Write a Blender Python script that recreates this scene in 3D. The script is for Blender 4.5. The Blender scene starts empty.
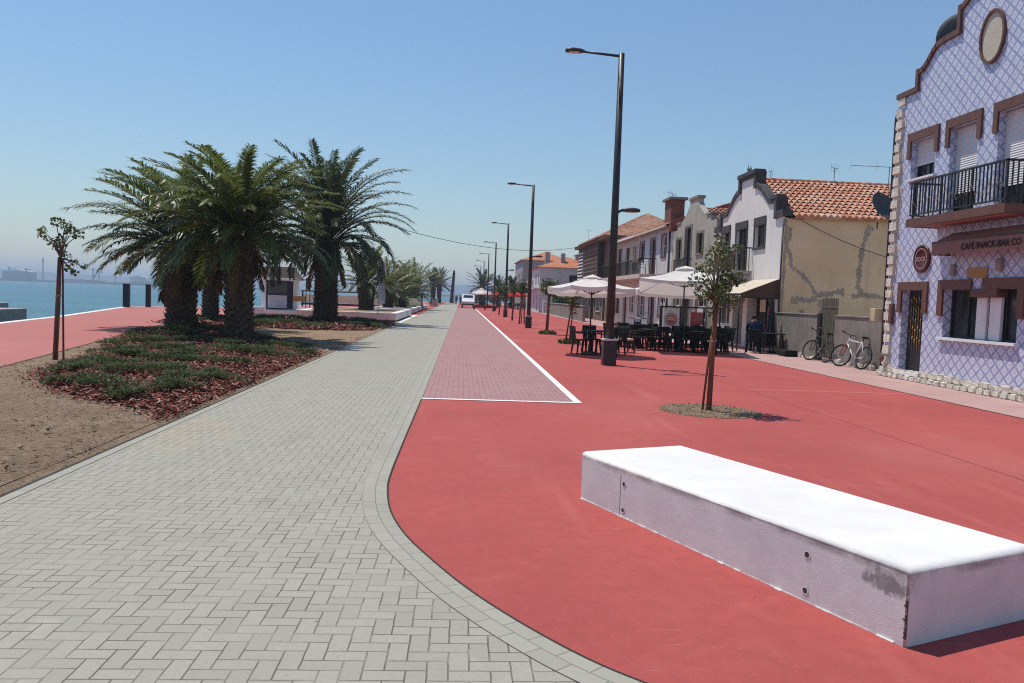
import bpy, bmesh, math, random
import numpy as np
from mathutils import Vector, Matrix
R = math.radians
rng = random.Random(7)
S = bpy.context.scene
COL = S.collection
# ------------------------------------------------------------------ camera, world, sun, exposure
cam_d = bpy.data.cameras.new('camera'); cam = bpy.data.objects.new('camera', cam_d); COL.objects.link(cam)
cam_d.sensor_width = 36.0; cam_d.lens = 28.125; cam_d.clip_start = .1; cam_d.clip_end = 30000
yaw, pitch, roll = R(3.723), R(-3.121), R(2.1)
fw = Vector((math.sin(yaw)*math.cos(pitch), math.cos(yaw)*math.cos(pitch), math.sin(pitch)))
rt = Vector((math.cos(yaw), -math.sin(yaw), 0)); up = rt.cross(fw)
r2 = rt*math.cos(roll)+up*math.sin(roll); u2 = up*math.cos(roll)-rt*math.sin(roll)
cm = Matrix((r2, u2, -fw)).transposed().to_4x4(); cm.translation = (0, 0, 1.65)
cam.matrix_world = cm
S.camera = cam
SUN = Vector((-.27, .26, .93)).normalized()
elev = math.asin(SUN.z)
w = bpy.data.worlds.new('World'); S.world = w; w.use_nodes = True
wn = w.node_tree; bg = wn.nodes['Background']
sky = wn.nodes.new('ShaderNodeTexSky'); sky.sky_type = 'NISHITA'; sky.sun_disc = False
sky.sun_elevation = elev; sky.sun_rotation = math.atan2(SUN.x, SUN.y)
sky.air_density = 1.5; sky.dust_density = 0.0; sky.ozone_density = 8.0; sky.altitude = 0
wn.links.new(sky.outputs[0], bg.inputs[0]); bg.inputs[1].default_value = .1
sd = bpy.data.lights.new('sun', 'SUN'); sd.energy = 4.0; sd.angle = R(.53); sd.color = (1, .92, .80)
so = bpy.data.objects.new('sun', sd); COL.objects.link(so)
so.rotation_euler = SUN.to_track_quat('Z', 'Y').to_euler()
S.view_settings.view_transform = 'Standard'; S.view_settings.look = 'None'
S.view_settings.exposure = 0.13; S.view_settings.gamma = 1; S.view_settings.use_curve_mapping = False
try:
    S.cycles.volume_bounces = 0; S.cycles.max_bounces = 6; S.cycles.diffuse_bounces = 2; S.cycles.use_denoising = False; S.cycles.filter_width = 1.1; S.cycles.transparent_max_bounces = 8
except Exception: pass

# ------------------------------------------------------------------ materials
class G:
    def __init__(s, name):
        s.mat = bpy.data.materials.new(name); s.mat.use_nodes = True
        s.t = s.mat.node_tree; s.bsdf = s.t.nodes['Principled BSDF']
    def n(s, typ, **kw):
        nd = s.t.nodes.new(typ)
        for k, v in kw.items(): setattr(nd, k, v)
        return nd
    def put(s, sock, v):
        if isinstance(v, bpy.types.NodeSocket): s.t.links.new(v, sock)
        elif isinstance(v, (tuple, list)) and len(v) == 3 and sock.type == 'RGBA': sock.default_value = (*v, 1)
        else: sock.default_value = v
    def m(s, op, a, b=None, c=None):
        nd = s.n('ShaderNodeMath', operation=op)
        for i, v in enumerate((a, b, c)):
            if v is not None: s.put(nd.inputs[i], v)
        return nd.outputs[0]
    def mix(s, f, a, b):
        nd = s.n('ShaderNodeMix', data_type='RGBA')
        s.put(nd.inputs[0], f); s.put(nd.inputs[6], a); s.put(nd.inputs[7], b)
        return nd.outputs[2]
    def lerp(s, f, a, b): return s.m('ADD', s.m('MULTIPLY', s.m('SUBTRACT', 1.0, f), a), s.m('MULTIPLY', f, b))
    def rngm(s, v, a, b, c=0., d=1., smooth=True):
        nd = s.n('ShaderNodeMapRange', interpolation_type='SMOOTHSTEP' if smooth else 'LINEAR')
        s.put(nd.inputs[0], v)
        for i, x in enumerate((a, b, c, d)): s.put(nd.inputs[i+1], x)
        return nd.outputs[0]
    def co(s, which='Object'): return s.n('ShaderNodeTexCoord').outputs[which]
    def xyz(s, v):
        nd = s.n('ShaderNodeSeparateXYZ'); s.put(nd.inputs[0], v); return nd.outputs
    def noise(s, scale, v=None, detail=4, rough=.55, dist=0):
        nd = s.n('ShaderNodeTexNoise'); nd.inputs['Scale'].default_value = scale
        nd.inputs['Detail'].default_value = detail; nd.inputs['Roughness'].default_value = rough
        nd.inputs['Distortion'].default_value = dist
        s.put(nd.inputs['Vector'], v if v is not None else s.co()); return nd.outputs[0]
    def stretch(s, v, sc):
        nd = s.n('ShaderNodeMapping'); s.put(nd.inputs[0], v); nd.inputs['Scale'].default_value = sc; return nd.outputs[0]
    def voro(s, scale, v=None, out='Color', feature='F1'):
        nd = s.n('ShaderNodeTexVoronoi', feature=feature); nd.inputs['Scale'].default_value = scale
        s.put(nd.inputs['Vector'], v if v is not None else s.co()); return nd.outputs[out]
    def bump(s, h, dist, strength=1.0, prev=None):
        nd = s.n('ShaderNodeBump'); s.put(nd.inputs['Height'], h); nd.inputs['Distance'].default_value = dist
        nd.inputs['Strength'].default_value = strength
        if prev is not None: s.put(nd.inputs['Normal'], prev)
        s.put(s.bsdf.inputs['Normal'], nd.outputs[0]); return nd.outputs[0]
    def fin(s, col, rough=.8, spec=.4, metal=0):
        s.put(s.bsdf.inputs['Base Color'], col); s.put(s.bsdf.inputs['Roughness'], rough)
        s.bsdf.inputs['Specular IOR Level'].default_value = spec; s.bsdf.inputs['Metallic'].default_value = metal
        return s.mat

def M(name, c1, c2=None, scale=4, rough=.8, spec=.35, bump=0, bscale=60, metal=0, lo=.35, hi=.68, streak=None, detail=5):
    g = G(name)
    if c2 is None: c2 = tuple(x*.82 for x in c1)
    v = g.co()
    if streak: v = g.stretch(v, streak)
    f = g.rngm(g.noise(scale, v, detail), lo, hi)
    col = g.mix(f, c1, c2)
    if bump: g.bump(g.noise(bscale, detail=3), bump)
    return g.fin(col, rough, spec, metal)

def herring(g, v, size=.093):
    o = g.xyz(v)
    x = g.m('DIVIDE', o[0], size); y = g.m('DIVIDE', o[1], size)
    i = g.m('FLOOR', x); j = g.m('FLOOR', y); fx = g.m('SUBTRACT', x, i); fy = g.m('SUBTRACT', y, j)
    k = g.m('FLOORED_MODULO', g.m('SUBTRACT', i, j), 4.0)
    k = g.m('ROUND', k)
    is1 = g.m('COMPARE', k, 1.0, .1); is2 = g.m('COMPARE', k, 2.0, .1); hz = g.m('LESS_THAN', k, 1.5)
    hu = g.m('ADD', fx, is1); vv = g.m('ADD', fy, is2)
    mn = lambda a, b: g.m('MINIMUM', a, b)
    dh = mn(mn(hu, g.m('SUBTRACT', 2.0, hu)), mn(fy, g.m('SUBTRACT', 1.0, fy)))
    dv = mn(mn(fx, g.m('SUBTRACT', 1.0, fx)), mn(vv, g.m('SUBTRACT', 2.0, vv)))
    d = g.lerp(hz, dv, dh)
    cmb = g.n('ShaderNodeCombineXYZ'); g.put(cmb.inputs[0], g.m('SUBTRACT', i, is1)); g.put(cmb.inputs[1], g.m('SUBTRACT', j, is2))
    wn_ = g.n('ShaderNodeTexWhiteNoise', noise_dimensions='3D'); g.put(wn_.inputs[0], cmb.outputs[0])
    return d, wn_.outputs[0]

def paver_mat(name, c1, c2, joint, stain, wob=.004):
    g = G(name); v = g.co()
    nz = g.n('ShaderNodeTexNoise'); nz.inputs['Scale'].default_value = 9; g.put(nz.inputs['Vector'], v)
    vm = g.n('ShaderNodeVectorMath', operation='SCALE'); g.put(vm.inputs[0], nz.outputs[1]); vm.inputs['Scale'].default_value = wob*2
    va = g.n('ShaderNodeVectorMath', operation='ADD'); g.put(va.inputs[0], v); g.put(va.inputs[1], vm.outputs[0])
    d, rid = herring(g, va.outputs[0])
    body = g.rngm(d, g.lerp(g.noise(6, v, 4), -.02, .05), .055)
    col = g.mix(g.rngm(rid, .0, 1.), c1, c2); col = g.mix(g.m('MULTIPLY', g.m('GREATER_THAN', rid, .93), .35), col, tuple(x*1.14 for x in c1)); col = g.mix(g.m('MULTIPLY', g.m('LESS_THAN', rid, .06), .4), col, tuple(x*.80 for x in c2))
    o_ = g.xyz(v); rd = g.m('SQRT', g.m('ADD', g.m('POWER', g.m('ABSOLUTE', g.m('SUBTRACT', o_[0], -2.95)), 2.0), g.m('POWER', g.m('MULTIPLY', g.m('ABSOLUTE', g.m('SUBTRACT', o_[1], 9.2)), .45), 2.0)))
    col = g.mix(g.m('MULTIPLY', g.rngm(rd, .15, .75, .45, 0.), g.rngm(g.noise(3, v, 6, .7), .35, .65)), col, (.46, .30, .17))
    stn = g.noise(.9, g.stretch(v, (1, .45, 1)), 8, .7); col = g.mix(g.rngm(stn, .56, .70, 0, .5), col, tuple(x*.70 for x in c2)); spk = g.noise(17, v, 2); col = g.mix(g.rngm(spk, .735, .76, 0, .8), col, tuple(x*.35 for x in c2))
    col = g.mix(g.rngm(g.noise(.55, v, 6, .6), .45, .75, 0, .7), col, stain)
    col = g.mix(g.rngm(g.noise(45, v, 5, .7), .42, .75, 0, .55), col, tuple(x*.72 for x in c1))
    col = g.mix(g.rngm(g.noise(2.2, v, 5), .62, .75, 0, .35), col, tuple(min(1, x*1.25) for x in c1))
    jm = g.mix(g.rngm(g.noise(3, v, 4), .4, .65), tuple(x*.55 for x in joint), tuple(x*1.5 for x in joint))
    col = g.mix(body, jm, col)
    hgt = g.m('ADD', body, g.m('MULTIPLY', rid, .35))
    nb = g.bump(hgt, .0035, .9); g.bump(g.noise(240, v, 2), .0008, .8, nb)
    return g.fin(col, .82, .3)

def red_mat():
    g = G('red_asphalt'); v = g.co(); o = g.xyz(v)
    col = g.mix(g.rngm(g.noise(.35, v, 6, .6), .35, .7), (.42, .088, .078), (.355, .072, .066))
    col = g.mix(g.rngm(g.noise(1.7, v, 6, .65), .52, .75, 0, .4), col, (.48, .125, .115))
    col = g.mix(g.rngm(g.noise(130, v, 3), .5, .72, 0, .45), col, (.23, .042, .045))
    col = g.mix(g.rngm(g.noise(75, v, 2), .62, .76, 0, .4), col, (.55, .19, .18))
    col = g.mix(g.rngm(g.noise(7, v, 9, .78), .40, .66, 0, .5), col, (.30, .062, .058))
    col = g.mix(g.rngm(g.noise(31, v, 6, .8), .55, .72, 0, .5), col, (.52, .18, .16))
    col = g.mix(g.rngm(g.noise(4.3, g.stretch(v, (1, 1, 1)), 8, .8), .64, .72, 0, .5), col, (.24, .06, .055))
    scr = g.noise(1.2, g.stretch(v, (1.2, 14, 1)), 6, .7); col = g.mix(g.rngm(scr, .62, .70, 0, .35), col, (.55, .24, .21))
    spk = g.noise(23, v, 2); col = g.mix(g.rngm(spk, .745, .77, 0, .75), col, (.13, .05, .045))
    tr = g.noise(2.5, g.stretch(v, (1, .09, 1)), 5)
    col = g.mix(g.rngm(tr, .56, .72, 0, .22), col, (.52, .17, .155))
    dusty = g.rngm(g.noise(.18, g.stretch(v, (1, .5, 1)), 5), .48, .72, 0, .45)
    col = g.mix(dusty, col, (.46, .17, .15))
    # cast joints of the slab, running along and across the street
    wv = g.m('MULTIPLY', g.m('SUBTRACT', g.noise(1.3, v, 3), .5), .06)
    jl = g.m('ABSOLUTE', g.m('SUBTRACT', g.m('ADD', o[0], wv), 5.72))
    line = g.rngm(jl, .006, .016, 1., 0.)
    yy = g.m('ABSOLUTE', g.m('SUBTRACT', g.m('FLOORED_MODULO', g.m('ADD', o[1], wv), 10.4), 5.2))
    right = g.m('GREATER_THAN', o[0], 5.72)
    l2 = g.m('MULTIPLY', g.rngm(yy, .01, .05, .8, 0.), right)
    col = g.mix(l2, col, (.50, .22, .20))
    col = g.mix(g.m('MULTIPLY', line, .8), col, (.10, .025, .025))
    col = g.mix(g.rngm(o[0], -6., -8., .45, 0.) if False else g.m('MULTIPLY', g.m('LESS_THAN', o[0], -5.0), .42), col, (.46, .25, .23))  # left promenade tinted paler: grazing sheen and dust put into the colour
    b = g.bump(g.noise(210, v, 3, .7), .0022, .9)
    return g.fin(col, .9, .25)

def soil_mat(name, c1, c2, c3):
    g = G(name); v = g.co()
    col = g.mix(g.rngm(g.noise(1.4, v, 7, .65), .35, .68), c1, c2)
    col = g.mix(g.rngm(g.noise(24, v, 5, .7), .45, .62, 0, .8), col, c3); col = g.mix(g.rngm(g.noise(9, v, 7, .75), .52, .66, 0, .6), col, c3)
    col = g.mix(g.rngm(g.noise(110, v, 2), .6, .74, 0, .6), col, tuple(x*1.5 for x in c1))
    n1 = g.bump(g.noise(11, v, 8, .78), .09, 1.); g.bump(g.noise(120, v, 3), .006, 1., n1)
    return g.fin(col, .95, .15)

def azulejo():
    g = G('blue_azulejo_tile'); v = g.co(); o = g.xyz(v)
    P = .27
    u = g.m('FRACT', g.m('DIVIDE', g.m('ADD', o[1], o[0]), P*1.08)); t = g.m('FRACT', g.m('DIVIDE', o[2], P))
    a = g.m('ABSOLUTE', g.m('SUBTRACT', u, .5)); b = g.m('ABSOLUTE', g.m('SUBTRACT', t, .5))
    d = g.m('ADD', a, b)                               # 0 centre .. 1 corner; .5 the lozenge edge
    sc = g.m('MULTIPLY', g.m('SINE', g.m('MULTIPLY', g.m('SUBTRACT', a, b), 30)), .05)
    e = g.m('ABSOLUTE', g.m('SUBTRACT', g.m('ADD', d, sc), .5))
    lat = g.rngm(e, .09, .20, 1., 0.)
    ring = g.rngm(g.m('ABSOLUTE', g.m('SUBTRACT', d, .17)), .035, .07, 1., 0.)
    d2 = g.m('SUBTRACT', 1.0, d)
    ring2 = g.rngm(g.m('ABSOLUTE', g.m('SUBTRACT', d2, .17)), .035, .07, 1., 0.)
    mk = g.m('MAXIMUM', lat, g.m('MULTIPLY', g.m('MAXIMUM', ring, ring2), .45))
    white = g.mix(g.rngm(g.noise(3, v, 5), .4, .7), (.76, .80, .88), (.67, .71, .81))
    dot = g.rngm(g.m('MINIMUM', d, d2), .04, .09, 1., 0.); mk = g.m('MAXIMUM', mk, dot)
    col = g.mix(g.m('MULTIPLY', mk, g.rngm(g.noise(5, v, 3), .2, .8, .75, 1.)), white, (.26, .295, .52))
    T = P/2
    gx = g.m('ABSOLUTE', g.m('SUBTRACT', g.m('FRACT', g.m('DIVIDE', g.m('ADD', o[1], o[0]), T)), .5)); gz = g.m('ABSOLUTE', g.m('SUBTRACT', g.m('FRACT', g.m('DIVIDE', o[2], T)), .5))
    grout = g.rngm(g.m('MAXIMUM', gx, gz), .475, .492)
    col = g.mix(g.m('MULTIPLY', grout, .5), col, (.35, .35, .40))
    g.bump(g.m('SUBTRACT', 1.0, grout), .002, .6)
    cmb = g.n('ShaderNodeCombineXYZ'); g.put(cmb.inputs[0], g.m('FLOOR', g.m('DIVIDE', g.m('ADD', o[1], o[0]), T))); g.put(cmb.inputs[1], g.m('FLOOR', g.m('DIVIDE', o[2], T)))
    wn_ = g.n('ShaderNodeTexWhiteNoise', noise_dimensions='3D'); g.put(wn_.inputs[0], cmb.outputs[0])
    col = g.mix(g.m('MULTIPLY', wn_.outputs[0], .22), col, (.42, .42, .52))
    return g.fin(col, g.m('ADD', .16, g.m('MULTIPLY', wn_.outputs[0], .2)), .5)

def roof_mat(name, c1, c2, c3):
    g = G(name); v = g.co()
    col = g.mix(g.rngm(g.voro(4.2, v, 'Color'), .2, .8), c1, c2)
    col = g.mix(g.rngm(g.noise(1.1, v, 6, .65), .45, .72), col, c3)
    col = g.mix(g.rngm(g.noise(30, v, 3), .55, .75, 0, .5), col, tuple(x*.5 for x in c1))
    g.bump(g.noise(60, v, 3), .004, .8)
    return g.fin(col, .85, .25)

def stained_wall(name, c1, c2, stain, sc=.8, bump=.006):
    g = G(name); v = g.co()
    col = g.mix(g.rngm(g.noise(sc, v, 7, .62), .36, .66), c1, c2)
    st = g.noise(2.4, g.stretch(v, (1, 1, .14)), 6, .65)
    col = g.mix(g.rngm(st, .5, .74, 0, .65), col, stain)
    col = g.mix(g.rngm(g.noise(16, v, 4), .58, .76, 0, .4), col, tuple(x*.7 for x in c2))
    g.bump(g.noise(28, v, 5, .65), bump, .9)
    return g.fin(col, .9, .2)

def leaf_mat(name, c1, c2, rough=.5, spec=.35, trans=.25):
    g = G(name)
    oi = g.co(); f = g.rngm(g.noise(2.3, oi, 4), .3, .7)
    f2 = g.rngm(g.noise(23, oi, 2), .35, .65)
    col = g.mix(g.m('ADD', g.m('MULTIPLY', f, .5), g.m('MULTIPLY', f2, .5)), c1, c2)
    g.fin(col, rough, spec)
    tr = g.n('ShaderNodeBsdfTranslucent'); g.put(tr.inputs[0], g.mix(.5, col, (c2[0]*1.5, c2[1]*1.6, c2[2])))
    mx = g.n('ShaderNodeMixShader'); mx.inputs[0].default_value = trans
    g.t.links.new(g.bsdf.outputs[0], mx.inputs[1]); g.t.links.new(tr.outputs[0], mx.inputs[2])
    g.t.links.new(mx.outputs[0], g.t.nodes['Material Output'].inputs[0])
    return g.mat

def white_concrete():
    g = G('white_painted_concrete'); v = g.co(); o = g.xyz(v)
    col = g.mix(g.rngm(g.noise(1.6, v, 7, .6), .4, .7), (.735, .73, .715), (.68, .67, .66))
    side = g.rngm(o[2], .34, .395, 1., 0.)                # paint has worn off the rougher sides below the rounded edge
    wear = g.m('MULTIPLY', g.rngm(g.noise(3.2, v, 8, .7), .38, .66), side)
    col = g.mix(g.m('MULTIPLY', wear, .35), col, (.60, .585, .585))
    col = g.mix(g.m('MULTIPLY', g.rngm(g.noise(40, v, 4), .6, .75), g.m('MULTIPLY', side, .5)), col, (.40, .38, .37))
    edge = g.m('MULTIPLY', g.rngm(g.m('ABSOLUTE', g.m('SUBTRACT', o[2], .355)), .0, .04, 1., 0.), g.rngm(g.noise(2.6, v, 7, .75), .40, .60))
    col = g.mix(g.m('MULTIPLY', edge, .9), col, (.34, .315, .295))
    # one broad grey scuff by the near corner
    dx = g.m('MULTIPLY', g.m('SUBTRACT', o[1], -2.95), 5.5); dz = g.m('MULTIPLY', g.m('SUBTRACT', o[2], .285), 13)
    dd = g.m('SQRT', g.m('ADD', g.m('MULTIPLY', dx, dx), g.m('MULTIPLY', dz, dz)))
    dd = g.m('ADD', dd, g.m('MULTIPLY', g.m('SUBTRACT', g.noise(14, v, 6, .7), .5), 2.2))
    col = g.mix(g.m('MULTIPLY', g.rngm(dd, .4, .85, .85, 0.), g.rngm(o[0], .1, .0)), col, (.20, .19, .18))
    col = g.mix(g.rngm(g.noise(70, v, 3), .70, .74, 0, .5), col, (.35, .33, .32))
    col = g.mix(g.rngm(g.noise(5, v, 9, .75), .5, .7, 0, .35), col, (.57, .56, .54)); col = g.mix(g.rngm(g.noise(26, v, 3), .70, .76, 0, .5), col, (.42, .41, .39))
    n1 = g.bump(g.noise(90, v, 4, .7), .002, .6); g.bump(g.noise(9, v, 4), .004, .5, n1)
    return g.fin(col, .75, .3)

RED = red_mat()
PAVE = paver_mat('grey_block_paving', (.350, .342, .288), (.318, .310, .258), (.195, .183, .15), (.345, .318, .258))
PINK = paver_mat('pink_block_paving', (.385, .215, .210), (.345, .180, .178), (.20, .14, .13), (.38, .235, .23))
SOIL = soil_mat('sandy_soil', (.45, .33, .225), (.35, .25, .165), (.18, .12, .08))
MULCHBASE = soil_mat('mulch_base', (.13, .045, .032), (.075, .03, .024), (.04, .02, .016))
AZ = azulejo()
TERRA = roof_mat('terracotta_tile', (.58, .30, .20), (.40, .165, .10), (.60, .42, .33))
TERRA2 = roof_mat('weathered_tile', (.40, .20, .13), (.27, .115, .07), (.36, .27, .21))
ORANGE = roof_mat('orange_tile', (.50, .19, .10), (.42, .15, .08), (.45, .22, .14))
BEIGE = stained_wall('beige_render', (.86, .66, .41), (.78, .57, .34), (.64, .47, .29), .6, .004)
GREYW = stained_wall('bare_cement_render', (.26, .235, .205), (.20, .18, .16), (.12, .11, .10), 1.2, .012)
GREENGREY = stained_wall('lichen_grey_render', (.43, .42, .36), (.35, .345, .29), (.19, .185, .155), 1.0, .008)
WHITEW = stained_wall('white_lilac_render', (.77, .73, .70), (.72, .68, .65), (.62, .58, .55), .7, .003)
CREAMW = stained_wall('cream_render', (.62, .55, .46), (.56, .49, .41), (.42, .37, .31), .8, .004)
PALEBLUE = stained_wall('pale_blue_render', (.60, .60, .60), (.53, .54, .55), (.42, .42, .42), .8, .004)
PALEPINK = stained_wall('pale_pink_render', (.60, .52, .47), (.54, .46, .42), (.42, .36, .32), .8, .004)
BRICKRED = stained_wall('red_brown_render', (.26, .085, .065), (.21, .07, .055), (.15, .05, .04), 1.0, .004)
BROWNW = stained_wall('brown_render', (.20, .145, .105), (.16, .115, .085), (.10, .075, .06), 1.0, .006)
FARW = stained_wall('far_white_render', (.62, .61, .60), (.55, .54, .54), (.42, .41, .41), .5, .002)
FARG = stained_wall('far_grey_render', (.36, .365, .38), (.31, .315, .33), (.24, .24, .25), .5, .002)
MORTAR = stained_wall('mortar_repair', (.47, .39, .30), (.38, .315, .245), (.27, .225, .18), 2.5, .01)
STONE = stained_wall('rough_pale_stone', (.76, .71, .62), (.62, .57, .48), (.42, .37, .31), 6, .03)
CONC = stained_wall('grey_concrete', (.36, .35, .33), (.30, .29, .27), (.19, .18, .17), 2, .004)
BENCH = white_concrete()
WHITEP = stained_wall('white_planter_paint', (.78, .77, .75), (.70, .69, .67), (.50, .48, .45), 1.2, .004)
PAVEMENT = stained_wall('pale_pink_pavement', (.46, .30, .28), (.40, .255, .24), (.36, .24, .22), .6, .003)
TRIM = M('brown_trim_paint', (.155, .072, .05), (.125, .057, .04), 6, .55, .4, .002)
DTRIM = M('charcoal_trim_paint', (.055, .048, .05), (.085, .078, .08), 3, .7, .3, .004)
MAROON = M('maroon_paint', (.13, .03, .028), None, 6, .5, .4)
BLACK = M('black_iron_paint', (.016, .016, .018), (.03, .029, .03), 8, .5, .45, .001)
LAMP = M('charcoal_lamp_paint', (.022, .023, .026), (.032, .033, .035), 3, .45, .45, .0006, 40)
PLASTIC = M('dark_green_plastic', (.007, .011, .009), (.012, .016, .013), 5, .6, .25)
WOODD = M('dark_wood', (.06, .038, .026), (.035, .022, .016), 6, .6, .35, .002, 30, streak=(8, 8, 1))
STAKE = M('red_brown_stake', (.21, .085, .05), (.14, .06, .038), 5, .75, .25, .004, 40, streak=(6, 6, .6))
BARK = M('sapling_bark', (.20, .15, .11), (.12, .09, .065), 8, .9, .2, .004, 50)
PALMBARK = M('palm_bark', (.13, .095, .066), (.055, .04, .03), 9, .95, .15, .02, 25)
WHITE = M('white_paint', (.80, .80, .79), (.74, .74, .735), 2, .6, .35)
LINE = M('road_marking_paint', (.82, .81, .80), (.66, .60, .58), 9, .75, .3, .001, 150, lo=.5, hi=.75)
SHUT = M('white_shutter', (.78, .78, .77), (.70, .70, .69), 1.5, .5, .35)
def glass_mat():
    g = G('dark_window_glass'); return g.fin(g.mix(g.rngm(g.noise(1.5), .4, .7), (.018, .02, .022), (.035, .037, .038)), .07, .6)
GLASS = glass_mat()
DARK = M('dark_interior', (.03, .026, .024), None, 2, .9, .1)
ANT = M('dull_aluminium', (.16, .16, .165), None, 4, .6, .3)
GOLD = M('brass_grille', (.45, .30, .10), (.30, .20, .07), 9, .4, .5, metal=.7)
def fabric(name, c, tr=.3):
    g = G(name); col = g.mix(g.rngm(g.noise(3), .35, .7), c, tuple(x*.92 for x in c)); g.fin(col, .9, .15)
    g.bump(g.noise(9, detail=3), .02, .5)
    t = g.n('ShaderNodeBsdfTranslucent'); g.put(t.inputs[0], col); mx = g.n('ShaderNodeMixShader'); mx.inputs[0].default_value = tr
    g.t.links.new(g.bsdf.outputs[0], mx.inputs[1]); g.t.links.new(t.outputs[0], mx.inputs[2]); g.t.links.new(mx.outputs[0], g.t.nodes['Material Output'].inputs[0])
    return g.mat
CANVAS = fabric('white_canvas', (.84, .82, .78), .28)
REDCANVAS = fabric('red_canvas', (.62, .05, .05), .25)
AWNC = fabric('cream_awning_cloth', (.70, .62, .50), .2)
AWNB = fabric('brown_awning_cloth', (.12, .075, .055), .1)
AWNT = fabric('dusty_brown_awning', (.34, .20, .165), .15)
PALM1 = leaf_mat('palm_leaf', (.058, .096, .026), (.15, .18, .052), .40, .45, .28)
PALMD = leaf_mat('dark_palm_leaf', (.028, .046, .018), (.06, .082, .03), .45, .35, .18)
PALMY = leaf_mat('young_palm_leaf', (.085, .115, .035), (.14, .165, .055), .45, .4, .25)
DRYLEAF = leaf_mat('dry_leaf', (.20, .12, .055), (.13, .085, .04), .8, .2, .2)
LEAF = leaf_mat('sapling_leaf', (.050, .085, .028), (.115, .150, .052), .45, .4, .2)
JUN = leaf_mat('juniper_leaf', (.042, .068, .032), (.092, .120, .055), .8, .12, .15)
BUSH = leaf_mat('bush_leaf', (.045, .085, .028), (.09, .13, .045), .6, .3, .2)
RIB = M('frond_rib', (.20, .17, .06), (.15, .13, .045), 3, .6, .3)
CHIP = M('bark_chip', (.21, .050, .034), (.075, .026, .02), 7, .85, .2, lo=.3, hi=.7, detail=2)
CHIPL = M('pale_bark_chip', (.42, .24, .18), (.30, .15, .11), 9, .85, .2)
RUBBER = M('black_rubber', (.015, .015, .015), None, 3, .8, .2)
STEEL = M('steel', (.55, .55, .55), None, 3, .3, .5, metal=.9)
CARW = M('white_car_paint', (.78, .79, .80), None, 1, .25, .5)
REDP = M('red_paint', (.42, .04, .035), None, 4, .6, .35)
DREDP = M('dark_red_paint', (.20, .022, .022), None, 4, .6, .35)
SILVER = M('silver_paint', (.62, .62, .63), None, 4, .35, .5)
CREAMP = M('cream_panel', (.76, .71, .50), None, 3, .7, .3)
BEIGEP = M('beige_plastic', (.60, .50, .33), None, 3, .6, .3)
OCHRE = M('ochre_plaque', (.42, .22, .06), (.36, .19, .05), 9, .5, .4)
DISHM = M('grey_dish', (.07, .08, .09), None, 3, .7, .2)
OVAL = M('cream_pebbledash', (.62, .58, .48), (.48, .45, .37), 60, .95, .1, .01, 90)
SKIN = M('skin', (.45, .27, .19), None, 4, .55, .3)
SHIRT = M('navy_shirt', (.03, .045, .10), None, 6, .9, .1)
TROUS = M('dark_trousers', (.022, .022, .028), None, 6, .9, .1)
HAIR = M('dark_hair', (.015, .012, .010), None, 12, .6, .3)
PINKSOF = M('pink_soffit', (.42, .24, .22), None, 3, .8, .2)
FARM = M('far_structures', (.25, .27, .30), None, .02, .9, .1)
FARL = M('far_pale_structures', (.60, .60, .60), None, .02, .9, .1)
FARLAND = M('far_land', (.16, .16, .14), None, .01, .95, .1)
FARHILL = M('hill_scrub', (.07, .085, .06), None, .004, .95, .1)
POSTER1 = M('red_poster', (.50, .07, .06), (.55, .20, .16), 5, .5, .4)
POSTER2 = M('blue_poster', (.10, .22, .30), (.40, .45, .48), 6, .5, .4)
BANNERM = fabric('grey_banner', (.50, .50, .53), .3)
def thin_glass():
    g = G('clear_screen'); g.fin((.9, .92, .92), .05, .5)
    t = g.n('ShaderNodeBsdfTransparent'); mx = g.n('ShaderNodeMixShader'); mx.inputs[0].default_value = .82
    g.t.links.new(g.bsdf.outputs[0], mx.inputs[1]); g.t.links.new(t.outputs[0], mx.inputs[2]); g.t.links.new(mx.outputs[0], g.t.nodes['Material Output'].inputs[0])
    g.bsdf.inputs['Base Color'].default_value = (.25, .26, .26, 1)
    return g.mat
CLEAR = thin_glass()
def water_mat():
    g = G('sea_water'); v = g.co()
    col = g.mix(g.rngm(g.noise(.012, g.stretch(v, (1, 3, 1)), 5), .4, .65), (.030, .125, .175), (.045, .16, .205))
    h = g.m('ADD', g.noise(.9, g.stretch(v, (.6, 1.6, 1)), 5, .65), g.m('MULTIPLY', g.noise(.12, g.stretch(v, (.6, 2.2, 1)), 3), 2.0))
    g.bump(h, .28, .9)
    return g.fin(col, .32, .25)
SEA = water_mat()
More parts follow.
